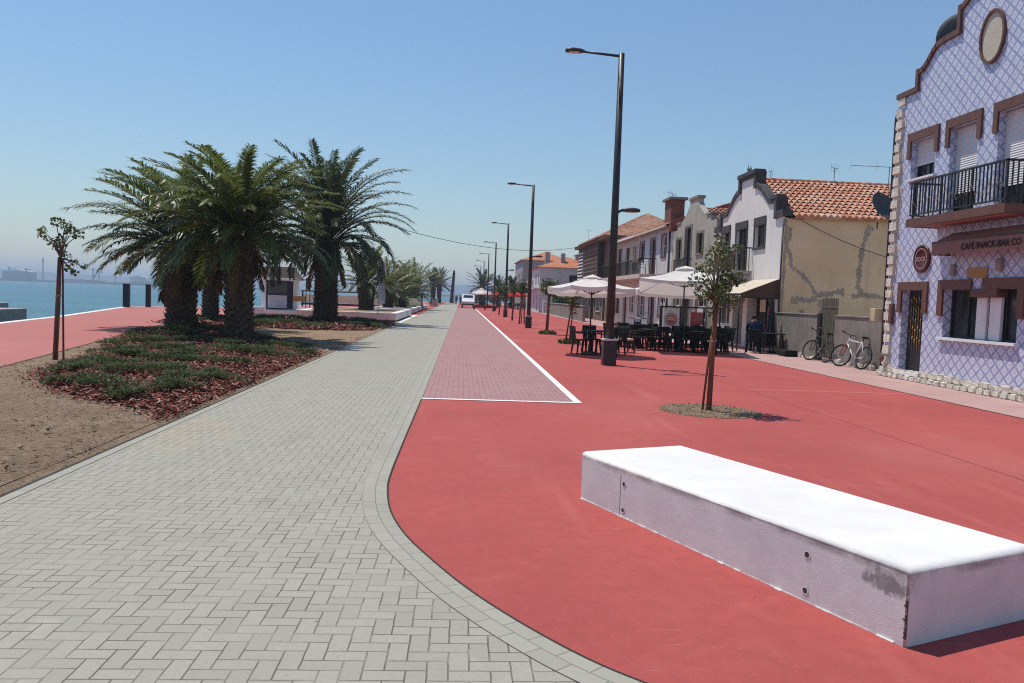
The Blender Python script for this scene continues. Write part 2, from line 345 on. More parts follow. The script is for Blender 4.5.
def border_mat():
    g = G('border_block_paving'); v = g.co('UV'); o = g.xyz(v); w3 = g.co()
    row = g.m('FLOOR', g.m('DIVIDE', o[1], .105)); fv = g.m('FRACT', g.m('DIVIDE', o[1], .105))
    uu = g.m('ADD', g.m('DIVIDE', o[0], .2), g.m('MULTIPLY', row, .5)); fu = g.m('FRACT', uu)
    d = g.m('MINIMUM', g.m('MULTIPLY', g.m('MINIMUM', fu, g.m('SUBTRACT', 1.0, fu)), 2.0), g.m('MINIMUM', fv, g.m('SUBTRACT', 1.0, fv)))
    cmb = g.n('ShaderNodeCombineXYZ'); g.put(cmb.inputs[0], g.m('FLOOR', uu)); g.put(cmb.inputs[1], row)
    wn_ = g.n('ShaderNodeTexWhiteNoise', noise_dimensions='3D'); g.put(wn_.inputs[0], cmb.outputs[0])
    body = g.rngm(d, .0, .05)
    col = g.mix(wn_.outputs[0], (.350, .342, .288), (.318, .310, .258))
    col = g.mix(g.rngm(g.noise(38, w3, 4), .45, .8, 0, .35), col, (.25, .25, .225))
    col = g.mix(g.rngm(g.noise(1.1, w3, 7, .7), .5, .7, 0, .4), col, (.25, .235, .20)); col = g.mix(body, (.21, .195, .165), col)
    n1 = g.bump(body, .0035, .9); g.bump(g.noise(240, w3, 2), .0008, .8, n1)
    return g.fin(col, .82, .3)
BORDER = border_mat()

# ------------------------------------------------------------------ building helpers
ORG = {}
def obj_link(name, data, parent=None):
    o = bpy.data.objects.new(name, data); COL.objects.link(o)
    if parent is not None:
        o.parent = parent; ORG[o.name] = ORG.get(parent.name, Vector((0, 0, 0)))
    return o
def tag(o, label=None, cat=None, group=None, kind=None):
    if label: o['label'] = label
    if cat: o['category'] = cat
    if group: o['group'] = group
    if kind: o['kind'] = kind
    return o
def thing(name, label, cat, loc=(0, 0, 0), group=None, rz=0):
    o = bpy.data.objects.new(name, None); COL.objects.link(o); o.location = loc; o.rotation_euler = (0, 0, rz)
    o.empty_display_size = .2; ORG[o.name] = Vector(loc) if rz == 0 else Vector((0, 0, 0))
    return tag(o, label, cat, group)
def proto(name, label, cat, group=None):
    return thing(name, label, cat, (0, 0, 0), group)
def dup(o, loc=None, rz=None, label=None, parent=None, scale=None):
    c = o.copy(); COL.objects.link(c)
    if parent is not None: c.parent = parent
    for ch in list(o.children): dup(ch, parent=c)
    if loc is not None: c.location = loc
    if rz is not None: c.rotation_euler = (0, 0, rz)
    if scale is not None: c.scale = (scale,)*3 if not isinstance(scale, tuple) else scale
    if label: c['label'] = label
    return c

class MB:
    def __init__(s): s.v = []; s.f = []; s.m = []; s.uv = {}; s.cm = 0
    def face(s, pts, uv=None):
        i = len(s.v); s.v += [tuple(p) for p in pts]; s.f.append(tuple(range(i, i+len(pts)))); s.m.append(s.cm)
        if uv: s.uv[len(s.f)-1] = uv
    def mesh(s, verts, faces):
        i = len(s.v); s.v += [tuple(p) for p in verts]
        for f in faces: s.f.append(tuple(k+i for k in f)); s.m.append(s.cm)
    def box(s, x0, x1, y0, y1, z0, z1, T=None):
        vs = [Vector((x, y, z)) for x in (x0, x1) for y in (y0, y1) for z in (z0, z1)]
        if T is not None: vs = [T @ p for p in vs]
        s.mesh(vs, [(0, 1, 3, 2), (4, 6, 7, 5), (0, 4, 5, 1), (2, 3, 7, 6), (0, 2, 6, 4), (1, 5, 7, 3)])
        return s
    def bbox(s, x0, x1, y0, y1, z0, z1, b=.02, T=None):      # box with bevelled edges
        bm = bmesh.new(); bmesh.ops.create_cube(bm, size=1)
        for v in bm.verts:
            v.co = Vector(((x0+x1)/2+v.co.x*(x1-x0), (y0+y1)/2+v.co.y*(y1-y0), (z0+z1)/2+v.co.z*(z1-z0)))
        bmesh.ops.bevel(bm, geom=list(bm.edges), offset=b, segments=2, affect='EDGES', profile=.6)
        bm.verts.index_update()
        s.mesh([T @ v.co if T is not None else v.co.copy() for v in bm.verts], [[v.index for v in f.verts] for f in bm.faces]); bm.free()
        return s
    def tube(s, pts, r, n=8, cap=True):
        pts = [Vector(p) for p in pts]; rs = r if isinstance(r, (list, tuple)) else [r]*len(pts)
        vs = []; prev = None
        for i, p in enumerate(pts):
            d = (pts[min(i+1, len(pts)-1)]-pts[max(i-1, 0)]).normalized()
            if prev is None:
                a = Vector((0, 0, 1)) if abs(d.z) < .9 else Vector((1, 0, 0)); x = d.cross(a).normalized()
            else: x = (prev-d*prev.dot(d)).normalized()
            prev = x; y = d.cross(x)
            for k in range(n):
                t = 2*math.pi*k/n; vs.append(p+x*math.cos(t)*rs[i]+y*math.sin(t)*rs[i])
        fs = [(i*n+k, i*n+(k+1) % n, (i+1)*n+(k+1) % n, (i+1)*n+k) for i in range(len(pts)-1) for k in range(n)]
        if cap: fs += [tuple(range(n))[::-1], tuple((len(pts)-1)*n+k for k in range(n))]
        s.mesh(vs, fs); return s
    def lathe(s, prof, c=(0, 0, 0), n=16):
        vs = []; c = Vector(c)
        for r, z in prof:
            for k in range(n):
                t = 2*math.pi*k/n; vs.append(c+Vector((r*math.cos(t), r*math.sin(t), z)))
        fs = [(i*n+k, i*n+(k+1) % n, (i+1)*n+(k+1) % n, (i+1)*n+k) for i in range(len(prof)-1) for k in range(n)]
        fs += [tuple(range(n))[::-1], tuple((len(prof)-1)*n+k for k in range(n))]
        s.mesh(vs, fs); return s
    def prism(s, poly, a, b, axis='x'):      # polygon extruded along an axis; poly in the other two coords (in xyz order)
        def P(t, q): return (t, q[0], q[1]) if axis == 'x' else (q[0], t, q[1]) if axis == 'y' else (q[0], q[1], t)
        n = len(poly)
        vs = [P(a, q) for q in poly]+[P(b, q) for q in poly]
        s.mesh(vs, [tuple(range(n)), tuple(range(2*n-1, n-1, -1))]+[(i, (i+1) % n, n+(i+1) % n, n+i) for i in range(n)])
        return s
    def band(s, path, h, a, b):              # a trim band that follows a (y,z) path, h deep below it, between x=a and x=b
        for (y0, z0), (y1, z1) in zip(path, path[1:]):
            d = Vector((y1-y0, z1-z0)); L = d.length
            if L < 1e-6: continue
            d /= L; nrm = Vector((-d.y, d.x))
            if nrm.y < 0 or (abs(nrm.y) < 1e-6 and False): nrm = -nrm
            e = d*.0
            q = [(y0, z0), (y1, z1), (y1-nrm.x*h, z1-nrm.y*h), (y0-nrm.x*h, z0-nrm.y*h)]
            s.prism(q, a, b, 'x')
        return s
    def build(s, name, mats, parent=None, smooth=False, recalc=True, label=None):
        me = bpy.data.meshes.new(name)
        org = ORG.get(parent.name, Vector((0, 0, 0))) if parent is not None else Vector((0, 0, 0))
        s_v = s.v if org.length == 0 else [(v[0]-org.x, v[1]-org.y, v[2]-org.z) for v in s.v]
        me.from_pydata(s_v, [], s.f)
        for m_ in (mats if isinstance(mats, (list, tuple)) else [mats]): me.materials.append(m_)
        if any(s.m): me.polygons.foreach_set('material_index', s.m)
        if s.uv:
            uvl = me.uv_layers.new(name='UVMap')
            for fi, uv in s.uv.items():
                for k, li in enumerate(me.polygons[fi].loop_indices): uvl.data[li].uv = uv[k]
        if recalc and len(s.f) < 40000:
            bm = bmesh.new(); bm.from_mesh(me); bmesh.ops.recalc_face_normals(bm, faces=bm.faces); bm.to_mesh(me); bm.free()
        if smooth: me.polygons.foreach_set('use_smooth', [True]*len(me.polygons))
        me.update()
        o = obj_link(name, me, parent)
        if label: o['label'] = label
        return o
def top(mb, name, mat, label, cat, group=None, smooth=False, org=None):
    if org is not None: mb.v = [(v[0]-org[0], v[1]-org[1], v[2]-org[2]) for v in mb.v]
    o = mb.build(name, mat, None, smooth)
    if org is not None: o.location = org
    return tag(o, label, cat, group)
def struct(mb, name, mat, smooth=False, kind='structure'):
    return tag(mb.build(name, mat, None, smooth), kind=kind)
def sheet(name, poly, z, mat):
    m = MB(); m.face([(x, y, z) for x, y in poly]); o = m.build(name, mat, None, recalc=False)
    if o.data.polygons[0].normal.z < 0: o.data.flip_normals()
    return tag(o, kind='structure')
def spline(pts, n=8):
    out = []; P = [Vector(p) for p in pts]
    for i in range(len(P)-1):
        p0, p1, p2, p3 = P[max(i-1, 0)], P[i], P[i+1], P[min(i+2, len(P)-1)]
        for k in range(n):
            t = k/n; out.append(.5*((2*p1)+(p2-p0)*t+(2*p0-5*p1+4*p2-p3)*t*t+(3*p1-p0-3*p2+p3)*t**3))
    out.append(P[-1]); return out

# ------------------------------------------------------------------ ground
SEAZ = -1.5
edge = [(-9.5, -30), (-10.3, 0), (-17.6, 32), (-19.1, 39.4), (-22.6, 53), (-24.4, 60), (-22.6, 66), (-17.5, 72), (-17.5, 120), (-16, 200)]
land = edge+[(60, 205), (900, 260), (5000, 260), (5000, -400), (-9.5, -400)]
sheet('ground', land, -.012, M('dusty_ground', (.36, .29, .24), (.28, .23, .19), .3, .95, .1))
m = MB()
for (x0, y0), (x1, y1) in zip(edge+[(60, 205)], (edge+[(60, 205), (900, 260)])[1:]): m.face([(x0, y0, -.014), (x1, y1, -.014), (x1, y1, SEAZ-1), (x0, y0, SEAZ-1)])
struct(m, 'quay_wall', CONC)
m = MB()
for (x0, y0), (x1, y1) in zip(edge, edge[1:]):
    d = Vector((x1-x0, y1-y0)).normalized(); nx, ny = d.y, -d.x
    m.face([(x0, y0, .008), (x1, y1, .008), (x1+nx*.35, y1+ny*.35, .008), (x0+nx*.35, y0+ny*.35, .008)])
struct(m, 'quay_edge', WHITEP)
# red surface: left promenade and the plaza on the right, one sheet
sheet('red_plaza', edge+[(9.15, 200), (9.15, -30)], 0, RED)
curve = [(-.57, 12.6), (-.585, 9.), (-.585, 7.3), (-.555, 6.65), (-.47, 6.0), (-.32, 5.42), (-.11, 4.88), (.11, 4.40), (.35, 3.98), (.61, 3.6), (.86, 3.33), (1.3, 2.95), (2.2, 2.45), (3.6, 2.0), (6, 1.7), (9, 1.6)]
cs = [(p.x, p.y) for p in spline([(*c, 0) for c in curve], 8)]
LX = -3.42
sheet('block_path', [(LX, -6), (LX, 190), (-.57, 190)]+cs+[(9, -6)], .004, PAVE)
def strip(name, pts, w, z, mat, side=1):
    m = MB(); L = 0
    for (x0, y0), (x1, y1), k in zip(pts, pts[1:], range(len(pts))):
        def nrm(i):
            a = Vector(pts[max(i-1, 0)]); b = Vector(pts[min(i+1, len(pts)-1)]); d = (b-a).normalized(); return Vector((d.y, -d.x))*side
        n0, n1 = nrm(k), nrm(k+1); dl = math.hypot(x1-x0, y1-y0)
        m.face([(x0, y0, z), (x1, y1, z), (x1+n1.x*w, y1+n1.y*w, z), (x0+n0.x*w, y0+n0.y*w, z)], [(L, 0), (L+dl, 0), (L+dl, w), (L, w)]); L += dl
    o = m.build(name, mat, None, recalc=False)
    if o.data.polygons[0].normal.z < 0: o.data.flip_normals()
    return tag(o, kind='structure')
strip('path_border', [(-.57, 190)]+cs, .21, .008, BORDER, 1)
strip('path_joint', [(-.57, 12.6)]+cs[1:], .014, .0095, M('dark_joint', (.03, .026, .024)), 1)
strip('path_edge_border', [(LX, -6), (LX, 46)], .105, .008, BORDER, 1)
strip('path_edge_gap', [(LX-.03, -6), (LX-.03, 46)], .035, .0095, M('dark_gap', (.03, .026, .022)), 1)
sheet('bike_strip', [(-.57, 12.74), (1.86, 12.74), (1.86, 110), (-.57, 110)], .004, PINK)
sheet('white_line', [(1.86, 12.64), (1.985, 12.64), (1.985, 110), (1.86, 110)], .008, LINE)
sheet('white_end_line', [(-.57, 12.64), (1.858, 12.64), (1.858, 12.75), (-.57, 12.75)], .008, LINE)
sheet('pavement', [(9.15, -30), (12.4, -30), (12.4, 180), (9.15, 180)], .004, PAVEMENT)
strip('pavement_edge', [(9.15, -30), (9.15, 180)], .05, .006, M('pavement_gap', (.12, .06, .06)), -1)
def noise2(x, y):
    return math.sin(x*1.7+y*.6)*.5+math.sin(x*.9-y*1.9+1.3)*.3+math.sin(x*4.1+y*3.3)*.2
def terrain(name, inside, x0, x1, y0, y1, step, h, mat):
    m = MB(); idx = {}
    nx = int((x1-x0)/step)+1; ny = int((y1-y0)/step)+1
    keep = [[inside(x0+i*step, y0+j*step) for j in range(ny)] for i in range(nx)]
    def V(i, j):
        if (i, j) not in idx:
            x = x0+i*step; y = y0+j*step; idx[i, j] = len(m.v); m.v.append((x, y, h(x, y)))
        return idx[i, j]
    for i in range(nx-1):
        for j in range(ny-1):
            if keep[i][j] and keep[i+1][j] and keep[i][j+1] and keep[i+1][j+1]:
                m.f.append((V(i, j), V(i+1, j), V(i+1, j+1), V(i, j+1))); m.m.append(0)
    return tag(m.build(name, mat, None, True), kind='structure')
redx = lambda y: -8.6-(y-15.6)*.207
sheet('bare_soil', [(LX-.03, -6), (redx(-6), -6), (redx(46), 46), (LX-.03, 46)], .005, SOIL)
terrain('soil_surface', lambda x, y: redx(y)+.02 < x < LX-.04, -18, LX, -4, 46, .2,
        lambda x, y: .008+max(0, min(1, min(x-redx(y), LX-x)*1.5))*.02*(1+noise2(x*1.3, y*1.3)), SOIL)
strip('soil_edge', [(redx(-6), -6), (redx(46), 46)], .045, .012, M('edge_gap', (.06, .04, .035)), 1)
MUL = [(-7.5, 14.2), (-6.3, 12.4), (-5.05, 11.25), (-4.05, 10.45), (-3.5, 9.8), (-3.46, 21.0), (-4.6, 23.4), (-6.0, 27.0), (-7.5, 30.), (-9., 33.0), (-11.3, 33.2), (-11.5, 29.), (-10.5, 25.4), (-9.3, 21.5), (-8.5, 19.3), (-8.0, 16.5)]
MUL2 = [(-3.47, 35.2), (-5, 33.2), (-8.5, 33.6), (-13.5, 35.5), (-14.2, 44.5), (-8, 45.6), (-3.47, 45.6)]
def inpoly(x, y, P):
    c = False
    for (x0, y0), (x1, y1) in zip(P, P[1:]+P[:1]):
        if (y0 > y) != (y1 > y) and x < (x1-x0)*(y-y0)/(y1-y0)+x0: c = not c
    return c
def pdist(x, y, P):
    b = 9
    for (x0, y0), (x1, y1) in zip(P, P[1:]+P[:1]):
        dx, dy = x1-x0, y1-y0; t = max(0, min(1, ((x-x0)*dx+(y-y0)*dy)/(dx*dx+dy*dy))); b = min(b, math.hypot(x-x0-t*dx, y-y0-t*dy))
    return b
def mh(x, y):
    P = MUL if y < 33.3 else MUL2
    return .02+min(.11, pdist(x, y, P)*.12)+.02*noise2(x*2, y*2)
terrain('mulch_bed', lambda x, y: inpoly(x+.08*math.sin(y*5), y, MUL), -12, -3.4, 9.6, 33.6, .2, mh, MULCHBASE)
terrain('far_mulch_bed', lambda x, y: inpoly(x, y, MUL2), -14.6, -3.4, 33, 46, .4, mh, MULCHBASE)
m = MB(); mc = MB()
def chip(mm, x, y, z, s):
    a = rng.uniform(0, 6.283); tl = rng.uniform(-.5, .5); t2 = rng.uniform(-.4, .4); L = s*rng.uniform(.6, 1.4); W = s*rng.uniform(.25, .5)
    ux, uy = math.cos(a)*L, math.sin(a)*L; vx, vy = -math.sin(a)*W, math.cos(a)*W
    mm.face([(x-ux-vx, y-uy-vy, z-tl*L-t2*W), (x+ux-vx*.6, y+uy-vy*.6, z+tl*L-t2*W), (x+ux*.9+vx, y+uy*.9+vy, z+tl*L+t2*W), (x-ux*.8+vx, y-uy*.8+vy, z-tl*L+t2*W)])
for P, n, s, xr, yr in ((MUL, 26000, .034, (-11.6, -3.4), (9.6, 33.3)), (MUL2, 2500, .09, (-14.4, -3.4), (33.2, 45.8))):
    k = 0
    while k < n:
        x = rng.uniform(*xr); y = yr[0]+(yr[1]-yr[0])*rng.random()**1.5
        if not inpoly(x+rng.gauss(0, .12), y+rng.gauss(0, .12), P): continue
        if x > LX-.04 and rng.random() < .9: continue
        chip(mc if rng.random() < .22 else m, x, y, mh(x, y)+rng.uniform(.005, .045), s); k += 1
m.build('bark_mulch', CHIP, recalc=False); tag(bpy.data.objects['bark_mulch'], kind='stuff')
mc.build('pale_bark_mulch', CHIPL, recalc=False); tag(bpy.data.objects['pale_bark_mulch'], kind='stuff')
# creeping juniper
m = MB()
spots = []
for cx, cy, r in ((-6.0, 12.6, .5), (-6.6, 14.3, .65), (-5.3, 12.3, .45), (-4.3, 12.1, .6), (-4.6, 11.4, .5), (-4.2, 13.9, .6), (-5.3, 14.2, .85), (-4.5, 13.1, .5), (-7.1, 17.2, .8), (-6.2, 16.6, .8), (-5.2, 16.4, .6), (-7.6, 18.6, .7),
                   (-6.6, 19.3, .8), (-5.3, 19.4, .9), (-4.4, 18.8, .7), (-4.3, 16.2, .45), (-8.4, 21.5, .9), (-7.3, 22.2, .8), (-6.1, 21.6, .8), (-4.9, 22.0, .8), (-9.3, 24.2, .9), (-8.2, 25.0, .9), (-9.8, 27.4, 1.0), (-8.6, 28.6, .9), (-10.2, 31.5, .9), (-6.0, 24.2, .6),
                   (-6.3, 15.2, .55), (-6.9, 15.6, .5), (-5.9, 17.9, .6), (-4.1, 20.3, .5)):
    spots.append((cx, cy, r))
for k in range(26): spots.append((rng.uniform(-13.5, -4), rng.uniform(34.4, 44.6), rng.uniform(.7, 1.2)))
for cx, cy, r in spots:
    near = cy < 24; r *= .83; n = int((2600 if near else 600)*r*r)
    subs = [(cx+rng.gauss(0, r*.5), cy+rng.gauss(0, r*.4), r*rng.uniform(.28, .5)) for _ in range(6)]
    for _ in range(n):
        sx, sy, sr = rng.choice(subs); a = rng.uniform(0, 6.283); q = math.sqrt(rng.random())
        x = sx+math.cos(a)*q*sr; y = sy+math.sin(a)*q*sr
        if x > LX-.1: continue
        z = mh(x, y)+rng.uniform(.03, .10)+.10*(1-q*q)*sr*2*rng.uniform(.5, 1)
        b = a+rng.gauss(0, .7); el = rng.uniform(.1, .9); L = rng.uniform(.05, .11)*(1 if near else 1.5); W = L*.13
        d = Vector((math.cos(b)*math.cos(el), math.sin(b)*math.cos(el), math.sin(el))); sd_ = Vector((-math.sin(b), math.cos(b), rng.uniform(-.5, .5)))*W
        p = Vector((x, y, z)); m.face([p-sd_, p+d*L*.5-sd_*1.2, p+d*L, p+d*L*.5+sd_*1.2])
tag(m.build('juniper_ground_cover', JUN, recalc=False), kind='stuff')
# sea, far land, hills
sheet('sea', [(-9000, -800), (6500, -800), (6500, 9000), (-9000, 9000)], SEAZ, SEA)
m = MB(); pts = []
for i in range(81):
    x = -4000+i*62; pts.append((x, 1800+abs(x+700)*.03, 3.5+2*noise2(x*.01, 0)))
for a, b in zip(pts, pts[1:]):
    m.face([(a[0], a[1], SEAZ-1), (b[0], b[1], SEAZ-1), (b[0], b[1]+2, b[2]), (a[0], a[1]+2, a[2])]); m.face([(a[0], a[1]+2, a[2]), (b[0], b[1]+2, b[2]), (b[0], b[1]+200, b[2]+1), (a[0], a[1]+200, a[2]+1)])
struct(m, 'far_shore', FARLAND)
m = MB(); row = []
for i in range(100):
    x = -3000+i*60; row.append((x, 4200, 42+22*noise2(x*.0016, 3)+9*noise2(x*.006, 1)))
for a, b in zip(row, row[1:]):
    m.face([(a[0], 3900, SEAZ-1), (b[0], 3900, SEAZ-1), b, a])
    m.face([a, b, (b[0], 4700, SEAZ), (a[0], 4700, SEAZ)])
struct(m, 'hills', FARHILL, True)

# ------------------------------------------------------------------ white concrete bench block
BROT = math.atan2(1.15, -2.85)      # direction of its long side
t = thing('concrete_bench', 'long white painted concrete bench block on the red plaza in the foreground', 'bench')
bm = bmesh.new(); bmesh.ops.create_cube(bm, size=1)
Lb, Wb, Hb = 3.08, 1.03, .40
for v in bm.verts: v.co = Vector(((v.co.x+.5)*Wb, (v.co.y-.5)*Lb, (v.co.z+.5)*Hb))
te = [e for e in bm.edges if all(v.co.z > Hb-.01 for v in e.verts)]
ve = [e for e in bm.edges if abs(e.verts[0].co.z-e.verts[1].co.z) > .1]
bmesh.ops.bevel(bm, geom=te, offset=.04, segments=5, affect='EDGES', profile=.5)
ve = [e for e in bm.edges if abs(e.verts[0].co.z-e.verts[1].co.z) > .3]
bmesh.ops.bevel(bm, geom=ve, offset=.012, segments=2, affect='EDGES')
me = bpy.data.meshes.new('block'); bm.to_mesh(me); bm.free(); me.materials.append(BENCH)
me.polygons.foreach_set('use_smooth', [True]*len(me.polygons))
o = obj_link('block', me, t)
for f in me.polygons: f.use_smooth = f.area < .2
HOLE = M('dark_hole', (.06, .055, .055))
for yy, zz in ((-.63, .26), (-.63, .06), (-2.44, .27), (-2.44, .065)):
    mm = MB(); n = 16; ring = lambda r, x: [Vector((x, yy+math.cos(2*math.pi*k/n)*r, zz+math.sin(2*math.pi*k/n)*r)) for k in range(n)]
    a, b = ring(.024, -.004), ring(.017, -.0045)
    mm.mesh(a+b, [(k, (k+1) % n, n+(k+1) % n, n+k) for k in range(n)])
    mm.cm = 1; mm.face(ring(.0175, -.0035)); mm.build('bolt_hole', [WHITEP, HOLE], t)
mm = MB()
mm.box(-.002, .0, -.584, -.579, .0, .33)
mm.build('casting_seam', CONC, t)
mm = MB()
for i in range(34): zz = .04+i*.006; ww = max(.001, .007+.006*math.sin(i*.5)+.004*math.sin(i*1.7)+rng.gauss(0, .0025)); mm.box(-.0012, .003, -3.081, -3.081+ww, zz, zz+.0062)
mm.build('worn_corner', M('corner_grime', (.07, .06, .06), None, 20, .9, .1), t)
mm = MB()
for i in range(60):
    y0 = -.02-i*.05; w_ = max(.001, rng.gauss(.003, .004)); mm.box(-w_, 0, y0-.05, y0, .0, .006)
mm.build('splashed_base_line', WHITEP, t)
t.location = (1.045, 6.56, 0); t.rotation_euler = (0, 0, math.atan2(-1.15, -2.85)+math.pi/2+math.pi-2*0)
# local -Y must run along (1.19,-2.84): rotation r with (sin r, -cos r) = dir
t.rotation_euler = (0, 0, math.atan2(1.19, 2.84))

# ------------------------------------------------------------------ blue tiled house
def facade(mb, X, y0, y1, z0, z1, holes, depth, reveal=None):
    ys = sorted({y0, y1, *[h[0] for h in holes], *[h[1] for h in holes]}); zs = sorted({z0, z1, *[h[2] for h in holes], *[h[3] for h in holes]})
    for a, b in zip(ys, ys[1:]):
        for c, d in zip(zs, zs[1:]):
            my, mz = (a+b)/2, (c+d)/2
            if any(h[0] < my < h[1] and h[2] < mz < h[3] for h in holes): continue
            mb.face([(X, a, c), (X, b, c), (X, b, d), (X, a, d)])
    for h in holes:
        a, b, c, d = h[:4]; dp = h[4] if len(h) > 4 else depth
        mb.face([(X, a, c), (X+dp, a, c), (X+dp, a, d), (X, a, d)]); mb.face([(X, b, c), (X, b, d), (X+dp, b, d), (X+dp, b, c)])
        mb.face([(X, a, d), (X+dp, a, d), (X+dp, b, d), (X, b, d)]); mb.face([(X, a, c), (X, b, c), (X+dp, b, c), (X+dp, a, c)])
def window(parent, X, a, b, c, d, frame=BLACK, glass=GLASS, bars=1, rails=0, fw_=.05, name='window', shutter=None, sill=None, label=None):
    m = MB(); x0, x1 = X-.05, X
    for (p, q, r, s_) in ((a, a+fw_, c, d), (b-fw_, b, c, d), (a+fw_, b-fw_, c, c+fw_), (a+fw_, b-fw_, d-fw_, d)): m.box(x0, x1, p, q, r, s_)
    for k in range(bars):
        yc = a+(b-a)*(k+1)/(bars+1); m.box(x0+.005, x1, yc-.022, yc+.022, c+fw_, d-fw_)
    for k in range(rails):
        zc = c+(d-c)*(k+1)/(rails+1); m.box(x0+.008, x1, a+fw_, b-fw_, zc-.02, zc+.02)
    wdw = m.build(name, frame, parent)
    if label: wdw['label'] = label
    g_ = MB(); g_.face([(X-.012, a, c), (X-.012, b, c), (X-.012, b, d), (X-.012, a, d)]); g_.build('pane', glass, wdw)
    if shutter:
        s_ = MB(); z = shutter
        while z < d-.001:
            z2 = min(d, z+.05); s_.face([(X-.075, a+.004, z), (X-.075, b-.004, z), (X-.062, b-.004, z2), (X-.062, a+.004, z2)])
            s_.face([(X-.062, a+.004, z2), (X-.062, b-.004, z2), (X-.075, b-.004, z2), (X-.075, a+.004, z2)]); z = z2
        s_.build('roller_shutter', SHUT, wdw, recalc=False)
    if sill:
        s_ = MB(); s_.box(sill[0], X-.051, a-.06, b+.06, c-.05, c-.001); s_.build('sill', sill[1], wdw)
    return wdw
def tile_roof(mb, p0, U, V, nseg=4, period=.22, row=.36, h=.06):
    # p0 eave start, U along the eave (full length), V up the slope (full length)
    p0, U, V = Vector(p0), Vector(U), Vector(V); Lu, Lv = U.length, V.length; u, v = U/Lu, V/Lv
    N = u.cross(v).normalized()
    if N.z < 0: N = -N
    nr = max(1, round(Lv/row)); nc = max(1, round(Lu/period)); rr = Lv/nr; pp = Lu/nc; ns = nc*nseg
    for r in range(nr):
        a = []; b = []
        for k in range(ns+1):
            s_ = k/nseg*pp; w_ = h*abs(math.sin(math.pi*k/nseg*1.0))**.8 if nseg > 2 else h*(k % 2)
            a.append(p0+u*s_+v*(r*rr-.05)+N*(w_+.045)); b.append(p0+u*s_+v*((r+1)*rr)+N*(w_*.85+.0))
        i = len(mb.v); mb.v += [tuple(q) for q in a+b]
        for k in range(ns): mb.f.append((i+k, i+k+1, i+ns+1+k+1, i+ns+1+k)); mb.m.append(mb.cm)
        if r == 0:
            c = [q-N*(.045) for q in [p0+u*(k/nseg*pp)+v*(-.05) for k in range(ns+1)]]
            i = len(mb.v); mb.v += [tuple(q) for q in a+c]
            for k in range(ns): mb.f.append((i+k, i+k+1, i+ns+1+k+1, i+ns+1+k)); mb.m.append(mb.cm)
def ears(mb, X, a, b, c, d, side=.17, topz=.22, drop=.45, proud=.05):   # flat lintel with ears hanging down both sides of an opening a..b, c..d
    mb.box(X-proud, X-.002, a-side, b+side, d, d+topz); mb.box(X-proud, X-.002, a-side, a, d-drop, d); mb.box(X-proud, X-.002, b, b+side, d-drop, d)
BX = 10.9
H = thing('tiled_house', 'two storey house faced with blue and white patterned tiles and brown trim', 'house', (BX, 16.2, 0))
yL, yR = 19.95, 12.5
half = [(19.95, 7.08), (19.02, 7.08), (19.02, 7.47), (18.85, 7.52), (18.68, 7.65), (18.52, 7.80), (18.37, 7.90), (18.05, 7.95), (17.47, 7.95), (17.47, 8.45), (17.15, 8.62), (16.7, 8.72), (16.25, 8.76)]
par = half+[(32.45-y, z) for y, z in half[::-1][1:]]
m = MB()
holes = [(18.2, 19.2, 4.9, 5.83), (16.66, 17.64, 3.78, 5.83), (14.86, 16.0, 3.78, 5.83), (13.3, 14.4, 4.9, 5.83), (18.28, 19.2, .2, 2.19), (15.05, 17.5, 1.12, 2.2)]
facade(m, BX, yR, yL, 0, 7.08, holes, .26)
m.face([(BX, y, z) for y, z in par])
m.face([(BX+.28, y, z) for y, z in par])
m.build('wall', AZ, H, recalc=False)
m = MB()
m.box(BX+.28, 19, yL-.25, yL, 0, 6.6); m.box(BX+.28, 19, yR, yR+.25, 0, 6.6); m.box(18.75, 19, yR+.25, yL-.25, 0, 6.6)
m.box(BX+.27, BX+.30, yR+.25, yL-.25, 6.2, 7.06); m.box(BX+.30, 18.7, yR+.25, yL-.25, 3.2, 3.4)
m.build('side_wall', WHITEW, H)
m = MB(); tile_roof(m, (BX+.3, 12.3, 6.6), (8.2, 0, 0), (0, 3.95, 1.3), 2); tile_roof(m, (BX+.3, 20.2, 6.6), (8.2, 0, 0), (0, -3.95, 1.3), 2); m.build('roof', TERRA2, H, recalc=False)
m = MB()
for (y0, z0), (y1, z1) in zip(par, par[1:]):
    dy, dz = y1-y0, z1-z0
    if abs(dy) < 1e-5: # riser
        s_ = .11 if dz > 0 else -.11
        m.prism([(y0, min(z0, z1)-.06), (y0, max(z0, z1)+.07), (y0+s_*1.0, max(z0, z1)+.07), (y0+s_*1.0, min(z0, z1)-.06)], BX-.07, BX+.34)
    else:
        m.prism([(y0+.012, z0-.07), (y0+.012, z0+.055), (y1-.012, z1+.055), (y1-.012, z1-.07)], BX-.06, BX+.33)
m.build('coping', TRIM, H)
m = MB(); n = 40
el = lambda ry, rz, x: [Vector((x, 16.36+ry*math.cos(2*math.pi*k/n), 7.46+rz*math.sin(2*math.pi*k/n))) for k in range(n)]
a, b, c_, d_ = el(.40, .56, BX-.002), el(.40, .56, BX-.06), el(.345, .50, BX-.06), el(.345, .50, BX-.02)
m.mesh(a+b+c_+d_, [(j*n+k, j*n+(k+1) % n, (j+1)*n+(k+1) % n, (j+1)*n+k) for j in range(3) for k in range(n)])
ov = m.build('oval_plaque', TRIM, H)
m = MB(); m.face(el(.35, .505, BX-.022)); m.build('plaque_face', OVAL, ov)
